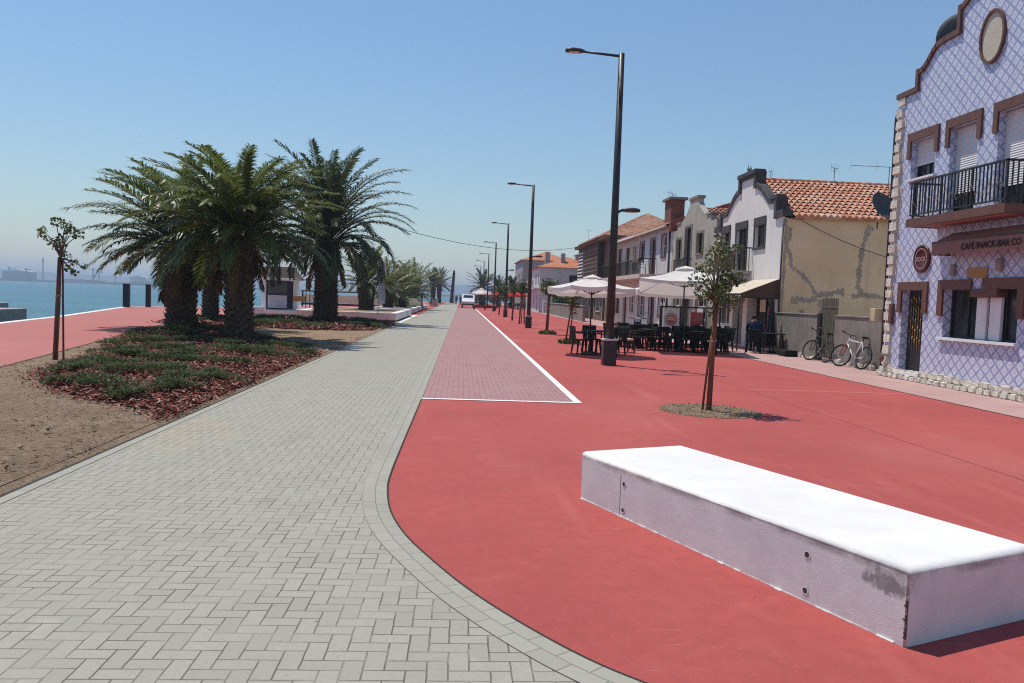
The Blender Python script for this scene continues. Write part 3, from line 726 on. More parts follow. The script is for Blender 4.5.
for k, (a, b, c_, d_, sh) in enumerate([(18.2, 19.2, 4.9, 5.83, 5.22), (16.66, 17.64, 3.78, 5.83, 4.35), (14.86, 16.0, 3.78, 5.83, 4.3), (13.3, 14.4, 4.9, 5.83, 4.95)]):
    wd = window(H, BX+.22, a, b, c_, d_, BLACK, GLASS, 1, 0, .05, 'window' if c_ > 4 else 'balcony_door', sh, (BX-.06, WHITE) if c_ > 4 else None)
    m = MB(); ears(m, BX, a, b, c_, d_, .14, .20, .42); m.build('surround', TRIM, wd)
# door
dr = MB(); dr.box(BX+.18, BX+.22, 18.28, 19.2, .2, 2.19); dr = dr.build('door', BLACK, H)
m = MB(); ears(m, BX, 18.28, 19.2, .2, 2.19, .17, .2, .55); m.build('surround', TRIM, dr)
m = MB()
for k in range(7):
    y = 18.42+k*.106; m.tube([(BX+.165, y, .75), (BX+.165, y, 2.05)], .008, 6)
    for q in range(5):
        z = .95+q*.25+(.06 if k % 2 else 0); m.lathe([(.006, -.05), (.026, 0), (.006, .05)], (BX+.162, y, z), 6)
m.build('door_grille', GOLD, dr, True)
m = MB(); m.box(BX+.14, BX+.18, 18.30, 18.37, 1.0, 1.12); m.build('handle', STEEL, dr)
m = MB(); m.box(BX-.10, BX-.02, 18.2, 19.25, .13, .2); m.build('door_step', WHITE, dr)
# bar window with its two white pillars
wd = window(H, BX+.24, 15.05, 17.5, 1.12, 2.2, BLACK, GLASS, 3, 0, .05, 'bar_window')
m = MB(); m.box(BX-.05, BX-.002, 16.5, 17.69, 2.2, 2.41); m.box(BX-.05, BX-.002, 17.5, 17.69, 1.6, 2.2); m.box(BX-.05, BX-.002, 15.05-.19, 16.14, 2.2, 2.42); m.box(BX-.05, BX-.002, 14.86, 15.05, 1.6, 2.2)
m.box(BX-.045, BX+.2, 15.66, 16.5, 2.03, 2.199); m.build('surround', TRIM, wd)
m = MB(); m.bbox(BX+.10, BX+.18, 16.15, 16.48, 1.125, 2.03, .02); m.bbox(BX+.10, BX+.18, 15.70, 16.05, 1.125, 2.03, .02); m.build('pillar_panel', SHUT, wd)
m = MB(); m.box(BX-.09, BX+.18, 14.98, 17.57, 1.06, 1.119); m.build('sill', WHITE, wd)
# balcony
bl = MB(); bl.box(10.15, BX-.002, 14.58, 17.95, 3.68, 3.78); bl.box(10.15, 10.28, 14.58, 17.95, 3.6, 3.68); bl.box(10.28, BX-.002, 17.82, 17.95, 3.6, 3.68); bl.box(10.28, BX-.002, 14.58, 14.71, 3.6, 3.68)
bal = bl.build('balcony', TRIM, H)
m = MB(); m.box(10.285, BX-.003, 14.72, 17.81, 3.61, 3.679); m.build('soffit', PINKSOF, bal)
m = MB(); rx = 10.2
m.box(rx-.02, rx+.02, 14.62, 17.91, 4.58, 4.62); m.box(rx-.015, rx+.015, 14.62, 17.91, 3.85, 3.88)
for yy in (14.64, 17.89): m.box(rx, BX-.003, yy-.02, yy+.02, 4.58, 4.62); m.box(rx, BX-.003, yy-.015, yy+.015, 3.85, 3.88)
k = 0; y = 14.64
while y < 17.92:
    big = k % 9 == 0; r_ = .02 if big else .011; m.box(rx-r_, rx+r_, y-r_, y+r_, 3.78 if big else 3.86, 4.6); y += .1155; k += 1
for yy in (14.64, 17.89):
    for q in range(1, 6): xx = rx+.11*q; m.box(xx-.011, xx+.011, yy-.011, yy+.011, 3.86, 4.6)
m.build('railing', BLACK, bal)
m = MB(); pts = [(rx-.03, 14.7+k*.08, 4.13+.09*math.sin(k*1.7)+.05*math.sin(k*.63)) for k in range(40)]; m.tube(pts, .0035, 5)
for k in range(0, 40, 5): m.lathe([(.004, -.025), (.022, 0), (.004, .025)], (pts[k][0]-.005, pts[k][1], pts[k][2]), 6)
m.build('railing_ornament', M('pale_string', (.22, .19, .13)), bal, True)
# quoins and plinth
def stones_run(m, plane, n, gen):
    for k in range(n):
        x0, x1, y0, y1, z0, z1 = gen(k); j = lambda s=.012: rng.uniform(-s, s)
        bm = bmesh.new(); bmesh.ops.create_cube(bm, size=1); bmesh.ops.bevel(bm, geom=list(bm.edges), offset=.16, segments=2, affect='EDGES'); bm.verts.index_update()
        m.mesh([((x0+x1)/2+v.co.x*(x1-x0)+j(), (y0+y1)/2+v.co.y*(y1-y0)+j(), (z0+z1)/2+v.co.z*(z1-z0)+j()) for v in bm.verts], [[v.index for v in f.verts] for f in bm.faces]); bm.free()
m = MB(); stones_run(m, 0, 24, lambda k: (BX-.045-rng.uniform(0, .03), BX+.3, 19.64-rng.uniform(.0, .16), 19.97, .26+k*.283, .26+k*.283+.29)); m.build('quoin', STONE, H)
m = MB()
stones_run(m, 0, 30, lambda k: (BX-.13, BX-.003, 12.5+k*.25, 12.5+k*.25+.245, .0, .12+rng.uniform(-.01, .02)))
stones_run(m, 0, 24, lambda k: (BX-.08, BX-.003, 12.5+k*.312, 12.5+k*.312+.305, .12, .26+rng.uniform(-.02, .03))); m.build('stone_plinth', STONE, H)
m = MB(); m.tube([(BX+.02, 20.03, .02), (BX+.02, 20.03, 6.55), (BX+.07, 20.02, 6.78), (BX+.25, 20.0, 6.86)], .05, 10); m.build('downpipe', BLACK, H, True)
m = MB(); m.bbox(BX-.09, BX-.003, 19.52, 19.66, 1.35, 1.85, .01); m.build('meter_cupboard', TRIM, H)
m = MB(); m.bbox(BX-.2, BX+.05, 20.12, 20.36, 1.38, 1.72, .02); m.build('meter_box', BEIGEP, H)
m = MB(); m.lathe([(.02, -.03), (.10, -.02), (.115, .0), (.10, .02), (.02, .03)], (0, 0, 0), 16); m.v = [(BX-.15+v[2], 19.75+v[0], .48+v[1]) for v in m.v]; m.build('hose_reel', TRIM, H, True)
for yy, zz in ((17.16, 2.62), (15.62, 2.68)):
    m = MB(); m.bbox(BX-.09, BX-.003, yy-.07, yy+.07, zz-.13, zz+.13, .02); m.build('wall_lamp', M('grey_lamp', (.30, .27, .25)), H)
m = MB(); m.bbox(BX-.03, BX-.003, 16.02, 16.68, 2.43, 2.65, .008); m.build('name_plaque', OCHRE, H)
# round sign and its lettering
m = MB(); prof = [(.02, -.03), (.32, -.03), (.33, -.02), (.33, .02), (.29, .03), (.285, .02), (.02, .02)]; m.lathe(prof, (0, 0, 0), 36); m.v = [(BX-.034-v[2], 18.42+v[0], 2.93+v[1]) for v in m.v]
sg = m.build('round_sign', M('dark_maroon_enamel', (.085, .012, .012), None, 4, .4, .4), H, True)
def ringmesh(m, x, cy, cz, r0, r1, n=36):
    a = [(x, cy+r0*math.cos(2*math.pi*k/n), cz+r0*math.sin(2*math.pi*k/n)) for k in range(n)]; b = [(x, cy+r1*math.cos(2*math.pi*k/n), cz+r1*math.sin(2*math.pi*k/n)) for k in range(n)]
    m.mesh(a+b, [(k, (k+1) % n, n+(k+1) % n, n+k) for k in range(n)])
SIGNP = M('faded_sign_white', (.42, .30, .28))
m = MB(); ringmesh(m, BX-.058, 18.42, 2.93, .225, .25); m.build('sign_ring', SIGNP, sg)
def lettering(name, body, size, loc, parent, mat, sx=1.0, align='LEFT', rot=(math.pi/2, 0, -math.pi/2)):
    cu = bpy.data.curves.new(name, 'FONT'); cu.body = body; cu.size = size; cu.extrude = .002; cu.align_x = align; cu.materials.append(mat)
    cu.offset = size*.018
    tmp = bpy.data.objects.new(name, cu); COL.objects.link(tmp); dg = bpy.context.evaluated_depsgraph_get()
    me = bpy.data.meshes.new_from_object(tmp.evaluated_get(dg)); bpy.data.objects.remove(tmp)
    o = bpy.data.objects.new(name, me); COL.objects.link(o); o.parent = parent; org = ORG.get(parent.name, Vector((0, 0, 0)))
    o.location = Vector(loc)-org; o.rotation_euler = rot; o.scale = (sx, 1, 1); return o
lettering('sign_lettering', 'BOCK', .15, (BX-.060, 18.42, 2.87), sg, SIGNP, 1.0, 'CENTER')
# snack bar awning, half rolled in
aw = thing('shop_awning', 'dusty brown half-rolled cloth awning lettered café snack-bar under the balcony', 'awning', (BX, 15.6, 2.9))
m = MB(); ax = 10.44
m.face([(BX-.01, 13.6, 3.45), (BX-.01, 17.32, 3.45), (ax, 17.32, 3.2), (ax, 13.6, 3.2)])
m.build('canopy', AWNT, aw, recalc=False)
m = MB(); n = 60
top_, bot = [], []
for k in range(n+1):
    y = 13.6+3.72*k/n; wv = .008*math.sin(k*1.1); top_.append((ax-.004+wv*.3, y, 3.195)); bot.append((ax-.012+wv, y, 2.93+.02*math.cos(k*math.pi/2.5)))
m.mesh(top_+bot, [(k, k+1, n+2+k, n+1+k) for k in range(n)])
m.build('valance', AWNT, aw, recalc=False)
m = MB(); m.face([(BX-.01, 17.32, 3.45), (ax, 17.32, 3.2), (ax, 17.32, 2.94), (BX-.01, 17.32, 2.94)]); m.build('side_flap', AWNB, aw, recalc=False)
m = MB(); m.tube([(ax+.04, 13.6, 3.21), (ax+.04, 17.36, 3.21)], .035, 10); m.build('roller', TRIM, aw, True)
lettering('lettering', 'CAFÉ SNACK-BAR CO', .185, (ax-.024, 16.25, 3.0), aw, M('dark_lettering', (.035, .022, .02)), 1.0)
# dish behind the parapet
def dish(name, label, loc, r, rz, tilt):
    t = thing(name, label, 'satellite dish'); m = MB(); n = 24; prof = [(r*k/6, .28*r*(k/6)**2) for k in range(7)]
    m.lathe([(.001, 0)]+prof[1:]+[(r*k/6, .28*r*(k/6)**2+.012) for k in range(6, 0, -1)], (0, 0, 0), n)
    Rm = Matrix.Rotation(R(90-tilt), 3, 'X'); m.v = [tuple(Rm @ Vector(v)) for v in m.v]
    m.build('reflector', DISHM, t, True)
    a = MB(); a.tube([tuple(Rm @ Vector((0, r*.9, .2*r))), tuple(Rm @ Vector((0, r*.3, r*.95)))], .015, 6); a.tube([(0, .05, 0), (0, .12, -.5*r), (0, .12, -r*1.4)], .03, 6); a.build('arm', BLACK, t)
    t.location = loc; t.rotation_euler = (0, 0, rz); return t
dish('satellite_dish', 'grey satellite dish rising behind the stepped gable of the tiled house', (11.6, 18.55, 8.2), .55, R(160), 10)

# ------------------------------------------------------------------ white gabled house with the beige end wall
WX = 11.7
H = thing('gabled_house', 'white house with dark gable trim, beige patched end wall and terracotta roof', 'house', (WX, 32.7, 0))
half = [(28.8, 5.18), (29.5, 5.18), (29.5, 5.75), (30.3, 5.78), (30.75, 6.1), (31.2, 6.38), (31.8, 6.62), (31.8, 7.06), (32.75, 7.06)]
par = half+[(65.5-y, z) for y, z in half[::-1][1:]]
m = MB()
holes = [(30.65, 31.72, 4.0, 5.14), (32.62, 33.9, 3.1, 5.14), (34.75, 35.75, 4.25, 5.14), (29.3, 32.2, .02, 2.1, .5), (32.7, 33.9, .02, 2.1, .5), (34.3, 35.9, .8, 2.1)]
facade(m, WX, 28.8, 36.6, 0, 5.18, holes, .22)
m.face([(WX, y, z) for y, z in par]); m.face([(WX+.3, y, z) for y, z in par])
m.build('wall', WHITEW, H, recalc=False)
m = MB(); m.prism([(WX+.002, 0), (19, 0), (19, 4.95), (WX+.002, 4.95)], 28.8, 29.05, 'y'); m.box(18.7, 19, 29.06, 36.3, 0, 5); m.box(WX+.002, 19, 36.32, 36.58, 0, 5.1)
m.box(WX+.31, 18.6, 29.1, 36.3, 2.65, 2.8)
m.build('end_wall', BEIGE, H)
m = MB(); tile_roof(m, (WX+.32, 28.66, 4.98), (7.4, 0, 0), (0, 4.05, 1.87), 4, .235, .38, .10)
tile_roof(m, (WX+.32, 36.75, 4.98), (7.4, 0, 0), (0, -4.05, 1.87), 2, .235, .38)
rf = m.build('roof', TERRA, H, recalc=False)
m = MB()
for k in range(20):
    x0 = WX+.34+k*.37; m.tube([(x0, 32.71, 6.90), (x0+.42, 32.71, 6.915)], [.10, .085], 10)
m.build('ridge_tile', TERRA, rf, True)
m = MB()
for (y0, z0), (y1, z1) in zip(par, par[1:]):
    if abs(y1-y0) < 1e-5:
        s_ = .02 if z1 > z0 else -.02
        m.prism([(y0-s_*3, min(z0, z1)-.2), (y0-s_*3, max(z0, z1)+.06), (y0+s_*8, max(z0, z1)+.06), (y0+s_*8, min(z0, z1)-.2)], WX-.09, WX+.36)
    else: m.prism([(y0+.012, z0-.17), (y0+.012, z0+.05), (y1-.012, z1+.05), (y1-.012, z1-.17)], WX-.07, WX+.28)
m.box(WX-.13, WX+.30, 31.7, 33.8, 7.02, 7.18); m.box(WX-.11, WX+.28, 29.40, 30.1, 5.74, 5.88); m.box(WX-.11, WX+.28, 28.74, 29.5, 5.0, 5.25); m.box(WX-.11, WX+.28, 36.0, 36.68, 5.0, 5.25)
m.build('gable_trim', DTRIM, H)
m = MB()
for k in range(14):
    a = rng.uniform(0, 6.28); L = rng.uniform(.15, .4); p = Vector((WX+.1+rng.uniform(-.08, .1), 33.0+rng.uniform(-.12, .12), 7.18)); d = Vector((math.cos(a)*.4, math.sin(a)*.4, 1))
    m.face([p, p+d*L*.5+Vector((0, .05, 0)), p+d*L, p+d*L*.5-Vector((0, .05, 0))])
top(m, 'wall_weed', BUSH, 'tuft of green weed growing on top of the dark gable block', 'weed', org=(WX+.1, 33, 7.18))
GREYBOX = M('dark_grey_shutter_box', (.075, .07, .07), None, 6, .7, .3)
for a, b, c_, d_, nm in ((30.65, 31.72, 4.0, 5.14, 'window'), (32.62, 33.9, 3.1, 5.14, 'balcony_door'), (34.75, 35.75, 4.25, 5.14, 'window')):
    wd = window(H, WX+.18, a, b, c_, d_, DTRIM, GLASS, 1, 1 if nm == 'window' else 2, .06, nm, None)
    m = MB(); m.box(WX-.05, WX+.10, a-.08, b+.08, d_-.26, d_+.06); m.box(WX-.03, WX-.002, a-.1, a, c_, d_-.26); m.box(WX-.03, WX-.002, b, b+.1, c_, d_-.26)
    if nm == 'window': m.box(WX-.06, WX-.002, a-.1, b+.1, c_-.08, c_)
    m.build('surround', GREYBOX, wd)
bl = MB(); bl.box(WX-.75, WX-.002, 31.9, 34.6, 2.98, 3.1); bal = bl.build('balcony', CONC, H)
m = MB()
for yy in [31.95+.13*k for k in range(21)]: m.box(WX-.72, WX-.70, yy-.01, yy+.01, 3.1, 4.0)
for xx in [WX-.72+.12*k for k in range(6)]: m.box(xx, xx+.02, 31.94, 31.96, 3.1, 4.0); m.box(xx, xx+.02, 34.54, 34.56, 3.1, 4.0)
m.box(WX-.735, WX-.685, 31.92, 34.58, 4.0, 4.05); m.box(WX-.72, WX-.003, 31.93, 31.97, 4.0, 4.05); m.box(WX-.72, WX-.003, 34.53, 34.57, 4.0, 4.05)
m.build('railing', WOODD, bal)
m = MB(); m.bbox(WX-.68, WX-.655, 32.0, 34.5, 3.15, 3.9, .01); m.build('railing_cloth', BROWNW, bal)
# ground floor shop
for a, b, c_, d_, nm in ((29.3, 32.2, .02, 2.1, 'shop_window'), (32.7, 33.9, .02, 2.1, 'shop_door')):
    wd = window(H, WX+.46, a, b, c_, d_, MAROON if nm == 'shop_window' else BLACK, GLASS, 2 if nm == 'shop_window' else 1, 0, .07, nm)
    if nm == 'shop_window':
        for yy, zz, hh, ww, mt in ((30.75, 1.35, .62, .42, POSTER1), (30.2, 1.3, .62, .38, POSTER1), (29.65, 1.15, .85, .42, POSTER2), (31.5, 1.7, .5, .6, CREAMP)):
            m = MB(); m.box(WX+.395, WX+.405, yy-ww/2, yy+ww/2, zz-hh/2, zz+hh/2); m.build('poster', mt, wd)
window(H, WX+.18, 34.3, 35.9, .8, 2.1, WHITE, GLASS, 1, 0, .06, 'shop_window')
m = MB()
PATCHY = [28.797]
def patch(m, path, w0):
    PATCHY[0] -= .0012; Y = PATCHY[0]
    pts = []
    for (x, z), (x2, z2) in zip(path, path[1:]):
        n = max(2, int(math.hypot(x2-x, z2-z)/.025))
        for k in range(n): pts.append((x+(x2-x)*k/n, z+(z2-z)*k/n))
    pts.append(path[-1]); a = []; b = []
    for i, p in enumerate(pts):
        q = pts[min(i+1, len(pts)-1)]; o_ = pts[max(i-1, 0)]; d = Vector((q[0]-o_[0], q[1]-o_[1])).normalized(); nn = Vector((-d.y, d.x))
        w1 = w0*(.62+.3*math.sin(i*.19+path[0][0])+.2*math.sin(i*.83)+rng.uniform(-.25, .3)); w2 = w0*(.62+.3*math.sin(i*.23+1)+.2*math.sin(i*.71+2)+rng.uniform(-.25, .3))
        a.append((p[0]+nn.x*max(.02, w1), Y, p[1]+nn.y*max(.02, w1))); b.append((p[0]-nn.x*max(.02, w2), Y, p[1]-nn.y*max(.02, w2)))
    n = len(pts); m.mesh(a+b, [(k, k+1, n+k+1, n+k) for k in range(n-1)])
# where the house wall was crudely repaired: (x,z) on the end wall
patch(m, [(11.95, 4.6), (11.85, 4.0), (12.05, 3.2), (12.5, 2.85), (12.8, 2.6), (13.0, 2.2)], .10)
patch(m, [(12.1, 1.95), (12.7, 1.95), (13.2, 2.15), (13.7, 2.3), (14.1, 2.28)], .15)
patch(m, [(13.25, 2.0), (13.3, 1.4), (13.25, .9)], .17)
patch(m, [(12.55, 1.6), (12.5, 1.2), (12.3, 1.05)], .10)
patch(m, [(12.0, 1.2), (12.2, .9), (12.1, .7)], .13)
patch(m, [(14.4, 2.15), (14.8, 2.2), (15.3, 2.2), (15.8, 2.1)], .10)
patch(m, [(14.85, 4.5), (14.7, 4.0), (14.65, 3.3), (14.6, 2.6), (14.85, 2.2)], .12)
patch(m, [(15.0, 4.75), (14.85, 4.5)], .16)
patch(m, [(11.76, 4.9), (11.80, 4.0), (11.76, 2.0), (11.78, .3)], .06)
for i in range(len(m.v)): pass
m.build('mortar_repair', MORTAR, H, recalc=False)
m = MB(); m.tube([(WX-.06, 28.75, .05), (WX-.06, 28.75, 4.9)], .035, 8); m.build('downpipe', BLACK, H, True)
dish('satellite_dish', 'dark satellite dish on the terracotta roof beside the tiled house corner', (15.25, 28.7, 5.45), .55, R(20), 25)
# its awning
aw = thing('terrace_awning', 'cream awning with dark side panel over the white house shopfront', 'awning', (WX, 32.3, 2.3))
m = MB(); y0, y1 = 28.9, 36.2; ax = 10.2
m.face([(WX-.01, y0, 2.72), (WX-.01, y1, 2.72), (ax, y1, 2.12), (ax, y0, 2.12)]); m.build('canopy', AWNC, aw, recalc=False)
m = MB(); m.face([(ax, y0, 2.12), (ax, y1, 2.12), (ax-.01, y1, 1.9), (ax-.01, y0, 1.9)]); m.build('valance', AWNC, aw, recalc=False)
m = MB(); m.face([(WX-.02, y0-.004, 2.70), (ax, y0-.004, 2.10), (ax, y0-.004, 1.98), (WX-.02, y0-.004, 1.98)]); m.build('side_panel', AWNB, aw, recalc=False)
m = MB(); m.tube([(ax, y0, 2.1), (ax, y1, 2.1)], .03, 8); m.tube([(WX-.02, y0, 1.98), (ax, y0, 1.98)], .02, 8); m.tube([(ax, y0, .0), (ax, y0, 2.1)], .028, 8); m.tube([(ax, y1, .0), (ax, y1, 2.1)], .028, 8); m.build('frame', BLACK, aw, True)
# ------------------------------------------------------------------ yard wall and gate
YX = 11.5
def ywall(name, label, y0, y1):
    m = MB(); n = int((y1-y0)/.25); 
    m.box(YX, YX+.18, y0, y1, 0, 1.44); w_ = m.build(name, GREYW); tag(w_, label, 'wall')
    c = MB(); c.bbox(YX-.03, YX+.21, y0, y1, 1.44, 1.49, .015); c.build('coping', GREYW, w_)
    c = MB(); stones_run(c, 0, int((y1-y0)/.33), lambda k: (YX-.06-rng.uniform(0, .05), YX+.02, y0+k*.33, y0+k*.33+rng.uniform(.2, .33), -.02, rng.uniform(.05, .16))); c.build('footing_rubble', STONE, w_)
ywall('yard_wall', 'bare grey cement yard wall beside the beige house corner, left of the gate', 25.2, 28.78)
ywall('yard_wall', 'bare grey cement yard wall between gate and tiled house', 20.4, 23.95)
t = thing('yard_gate', 'narrow metal gate with slats between the two grey yard walls', 'gate', (YX, 24.5, 0))
m = MB(); m.box(YX+.02, YX+.14, 25.02, 25.19, 0, 1.52); m.build('post', BLACK, t)
m = MB()
for k in range(9): yy = 23.98+k*.125; m.box(YX+.07, YX+.09, yy, yy+.085, .1, 2.0)
m.box(YX+.055, YX+.07, 23.97, 25.02, .35, .42); m.box(YX+.055, YX+.07, 23.97, 25.02, 1.7, 1.77)
m.build('slat', M('olive_metal', (.10, .095, .065), (.14, .12, .085), 5, .6), t)
m = MB(); m.tube([(YX+.05, 24.95, 1.05), (YX-.02, 24.95, 1.05), (YX-.02, 24.8, 1.05)], .012, 6); m.build('handle', STEEL, t)

# ------------------------------------------------------------------ the row beyond
def simple_house(name, label, y0, y1, z1, holes, wallm, hx=7.0, X=WX, depth=.2, doors=()):
    H = thing(name, label, 'house', (X, (y0+y1)/2, 0)); m = MB()
    facade(m, X, y0, y1, 0, z1, holes, depth)
    m.face([(X, y0, 0), (X, y0, z1), (X+hx, y0, z1), (X+hx, y0, 0)]); m.face([(X, y1, 0), (X, y1, z1), (X+hx, y1, z1), (X+hx, y1, 0)]); m.face([(X+hx, y0, 0), (X+hx, y0, z1), (X+hx, y1, z1), (X+hx, y1, 0)])
    m.face([(X+.3, y0+.1, 2.9), (X+hx, y0+.1, 2.9), (X+hx, y1-.1, 2.9), (X+.3, y1-.1, 2.9)])
    m.build('wall', wallm, H, recalc=False); return H
def win(H, X, h, frame=WHITE, surround=None, bars=1, rails=1, name='window', depth=.16, shut=None, glass=GLASS):
    a, b, c_, d_ = h[:4]; wd = window(H, X+depth, a, b, c_, d_, frame, glass, bars, rails, .055, name, shut)
    if surround:
        m = MB(); s_ = .12
        m.box(X-.03, X-.002, a-s_, b+s_, d_, d_+s_); m.box(X-.03, X-.002, a-s_, a, c_, d_); m.box(X-.03, X-.002, b, b+s_, c_, d_)
        if c_ > .5 and name == 'window': m.box(X-.06, X-.002, a-s_, b+s_, c_-.09, c_)
        m.build('surround', surround, wd)
    return wd
# weathered grey gable house
hs = [(42.6, 43.5, 4.0, 5.15), (40.75, 41.85, 3.1, 5.65), (38.7, 39.7, 4.2, 5.2), (42.3, 43.6, .9, 2.2), (40.6, 41.8, .05, 2.3), (37.6, 39.4, .9, 2.2)]
H = simple_house('weathered_house', 'weathered grey green gable house with lichen streaks and a stepped parapet', 36.7, 44.4, 5.66, hs, GREENGREY)
half = [(36.7, 5.66), (37.6, 5.66), (37.6, 5.95), (38.2, 5.98), (38.9, 6.2), (39.5, 6.55), (39.85, 6.8), (39.85, 7.0), (40.55, 7.0)]
par = half+[(81.1-y, z) for y, z in half[::-1][1:]]
m = MB(); m.prism(par, WX+.0, WX+.3); g_ = m.build('gable', GREENGREY, H)
for y0_, y1_, z0_, z1_ in ((39.75, 41.35, 7.0, 7.14), (37.5, 38.3, 5.97, 6.08), (42.8, 43.6, 5.97, 6.08)): m = MB(); m.box(WX-.05, WX+.35, y0_, y1_, z0_, z1_); m.build('coping', GREYW, H)
m = MB(); tile_roof(m, (WX+.3, 36.7, 5.3), (6.6, 0, 0), (0, 3.85, 1.3), 2, .24); tile_roof(m, (WX+.3, 44.4, 5.3), (6.6, 0, 0), (0, -3.85, 1.3), 2, .24); m.build('roof', TERRA2, H, recalc=False)
for h, f, nm in zip(hs, (WOODD, WOODD, WOODD, WHITE, MAROON, WHITE), ('window', 'balcony_door', 'window', 'window', 'door', 'window')): win(H, WX, h, f, GREYW, 1, 1, nm)
m = MB(); m.box(WX-.5, WX-.002, 40.3, 42.3, 2.98, 3.1); bal = m.build('balcony', CONC, H)
m = MB()
for k in range(16): yy = 40.34+k*.128; m.box(WX-.47, WX-.45, yy, yy+.02, 3.1, 3.95)
m.box(WX-.48, WX-.44, 40.3, 42.3, 3.95, 3.99); m.box(WX-.48, WX-.003, 40.3, 40.33, 3.95, 3.99); m.box(WX-.48, WX-.003, 42.27, 42.3, 3.95, 3.99); m.build('railing', BLACK, bal)
# pale blue house with brick chimney
hs = [(45.8, 46.85, 4.4, 5.6), (48.4, 49.6, 3.1, 5.55), (51.4, 52.6, 4.4, 5.55), (45.6, 47.0, .9, 2.2), (48.2, 49.4, .05, 2.3), (50.8, 52.4, .8, 2.2)]
H = simple_house('pale_blue_house', 'pale blue house with maroon window frames and a stout brick chimney', 44.45, 53.0, 6.1, hs, PALEBLUE)
m = MB(); m.prism([(WX-.15, 5.7), (WX+6.9, 5.7), (WX+6.9, 6.4), (WX+3.4, 7.5), (WX-.15, 6.25)], 44.42, 44.72, 'y'); m.build('firewall', BRICKRED, H)
m = MB(); tile_roof(m, (WX-.35, 44.75, 6.08), (0, 8.25, 0), (3.7, 0, 1.35), 2, .25); tile_roof(m, (WX+7.2, 44.75, 6.08), (0, 8.25, 0), (-3.8, 0, 1.35), 2, .25); rf = m.build('roof', TERRA2, H, recalc=False)
m = MB(); m.bbox(WX+.4, WX+1.2, 46.6, 48.1, 6.3, 7.75, .02); ch = m.build('chimney', M('chimney_brick', (.24, .10, .07), (.14, .07, .055), 5, .9, .2, .01), H)
m = MB(); m.bbox(WX+.25, WX+1.35, 46.45, 48.25, 7.75, 7.9, .02); m.build('chimney_cap', GREYW, ch)
m = MB(); m.box(WX-.42, WX-.30, 44.7, 53.0, 5.98, 6.10); m.build('gutter', CREAMW, H)
m = MB(); m.tube([(WX-.06, 44.9, .1), (WX-.06, 44.9, 5.9)], .05, 8); m.build('downpipe', BLACK, H, True)
for h, f, nm in zip(hs, (WHITE, MAROON, MAROON, WHITE, MAROON, WHITE), ('window', 'balcony_door', 'window', 'window', 'door', 'window')): win(H, WX, h, f, MAROON, 1, 1, nm)
# pink and cream house with the long balcony
hs = [(53.6, 54.8, 3.4, 5.5), (55.8, 57.2, 3.4, 5.5), (58.6, 60.2, 3.4, 5.6), (53.8, 55.2, .9, 2.2), (56.2, 57.4, .05, 2.3), (58.8, 60.4, .8, 2.3)]
H = simple_house('balcony_house', 'pale pink house with a long railed balcony and white plastic chair', 53.05, 61.3, 6.15, hs, PALEPINK)
m = MB(); tile_roof(m, (WX-.35, 53.05, 6.12), (0, 8.25, 0), (3.7, 0, 1.45), 2, .25); tile_roof(m, (WX+7.2, 53.05, 6.12), (0, 8.25, 0), (-3.8, 0, 1.45), 2, .25); m.build('roof', TERRA2, H, recalc=False)
m = MB(); m.box(WX-.42, WX-.30, 53.05, 61.3, 6.0, 6.12); m.build('gutter', WHITE, H)
for h, f, nm in zip(hs, (WHITE, WOODD, BLACK, WHITE, MAROON, BLACK), ('balcony_door', 'balcony_door', 'balcony_door', 'window', 'door', 'window')): win(H, WX, h, f, CREAMW, 1, 1, nm)
bl = MB(); bl.box(WX-1.0, WX-.002, 48.0, 61.0, 3.15, 3.4); bal = bl.build('balcony', PALEPINK, H)
m = MB(); y = 48.05
while y < 61: m.box(WX-.96, WX-.935, y, y+.025, 3.4, 4.3); y += .17
m.box(WX-.98, WX-.92, 48, 61, 4.3, 4.36)
for q in range(6): m.box(WX-.96+.16*q, WX-.94+.16*q, 48.0, 48.03, 3.4, 4.3)
m.box(WX-.98, WX-.003, 48.0, 48.04, 4.3, 4.36); m.build('railing', BLACK, bal)
m = MB(); m.box(WX-1.06, WX-1.0, 48.2, 50.2, 4.12, 4.34); m.build('railing_plank', MAROON, bal)
# brown house with the pierced block screen
hs = [(62.4, 63.6, 4.4, 6.1), (62.4, 63.6, .8, 2.3), (64.6, 65.8, .05, 2.3), (67.2, 68.8, .8, 2.3), (70.2, 71.4, .05, 2.3), (73.6, 75.0, .8, 2.3)]
H = simple_house('brown_house', 'brown house with pierced block screens and a steep hipped tile roof', 61.4, 77.5, 6.7, hs, BROWNW)
for h, nm in zip(hs, ('window', 'window', 'door', 'window', 'door', 'window')): win(H, WX, h, MAROON if nm == 'door' else WHITE, CREAMW, 1, 1, nm)
m = MB(); m.box(WX-.5, WX-.002, 66.0, 77.4, 2.9, 6.5)
m.build('upper_bay', DTRIM, H)  # charcoal colour stands in for the shade behind the screen openings
sc = MB(); y = 66.1
while y < 73.5:
    z = 3.1
    while z < 6.3:
        sc.box(WX-.56, WX-.503, y, y+.36, z, z+.07); sc.box(WX-.56, WX-.503, y, y+.07, z+.07, z+.36); z += .36
    y += .36
sc.build('pierced_block_screen', M('screen_block', (.26, .21, .165), (.19, .15, .12), 3, .9, .2), H)
m = MB()
for k in range(9): m.box(WX-.56, WX-.503, 74.2, 77.3, 3.6+k*.3, 3.72+k*.3)
m.build('louvre', WHITEP, H)
m = MB(); m.bbox(WX-.9, WX-.5, 73.8, 77.6, 2.9, 3.5, .02); m.build('parapet_box', CREAMW, H)
m = MB(); ez, rz_ = 6.75, 8.9; x0, x1, ya, yb = WX-.9, WX+7.4, 61.2, 78.0; cx = (x0+x1)/2
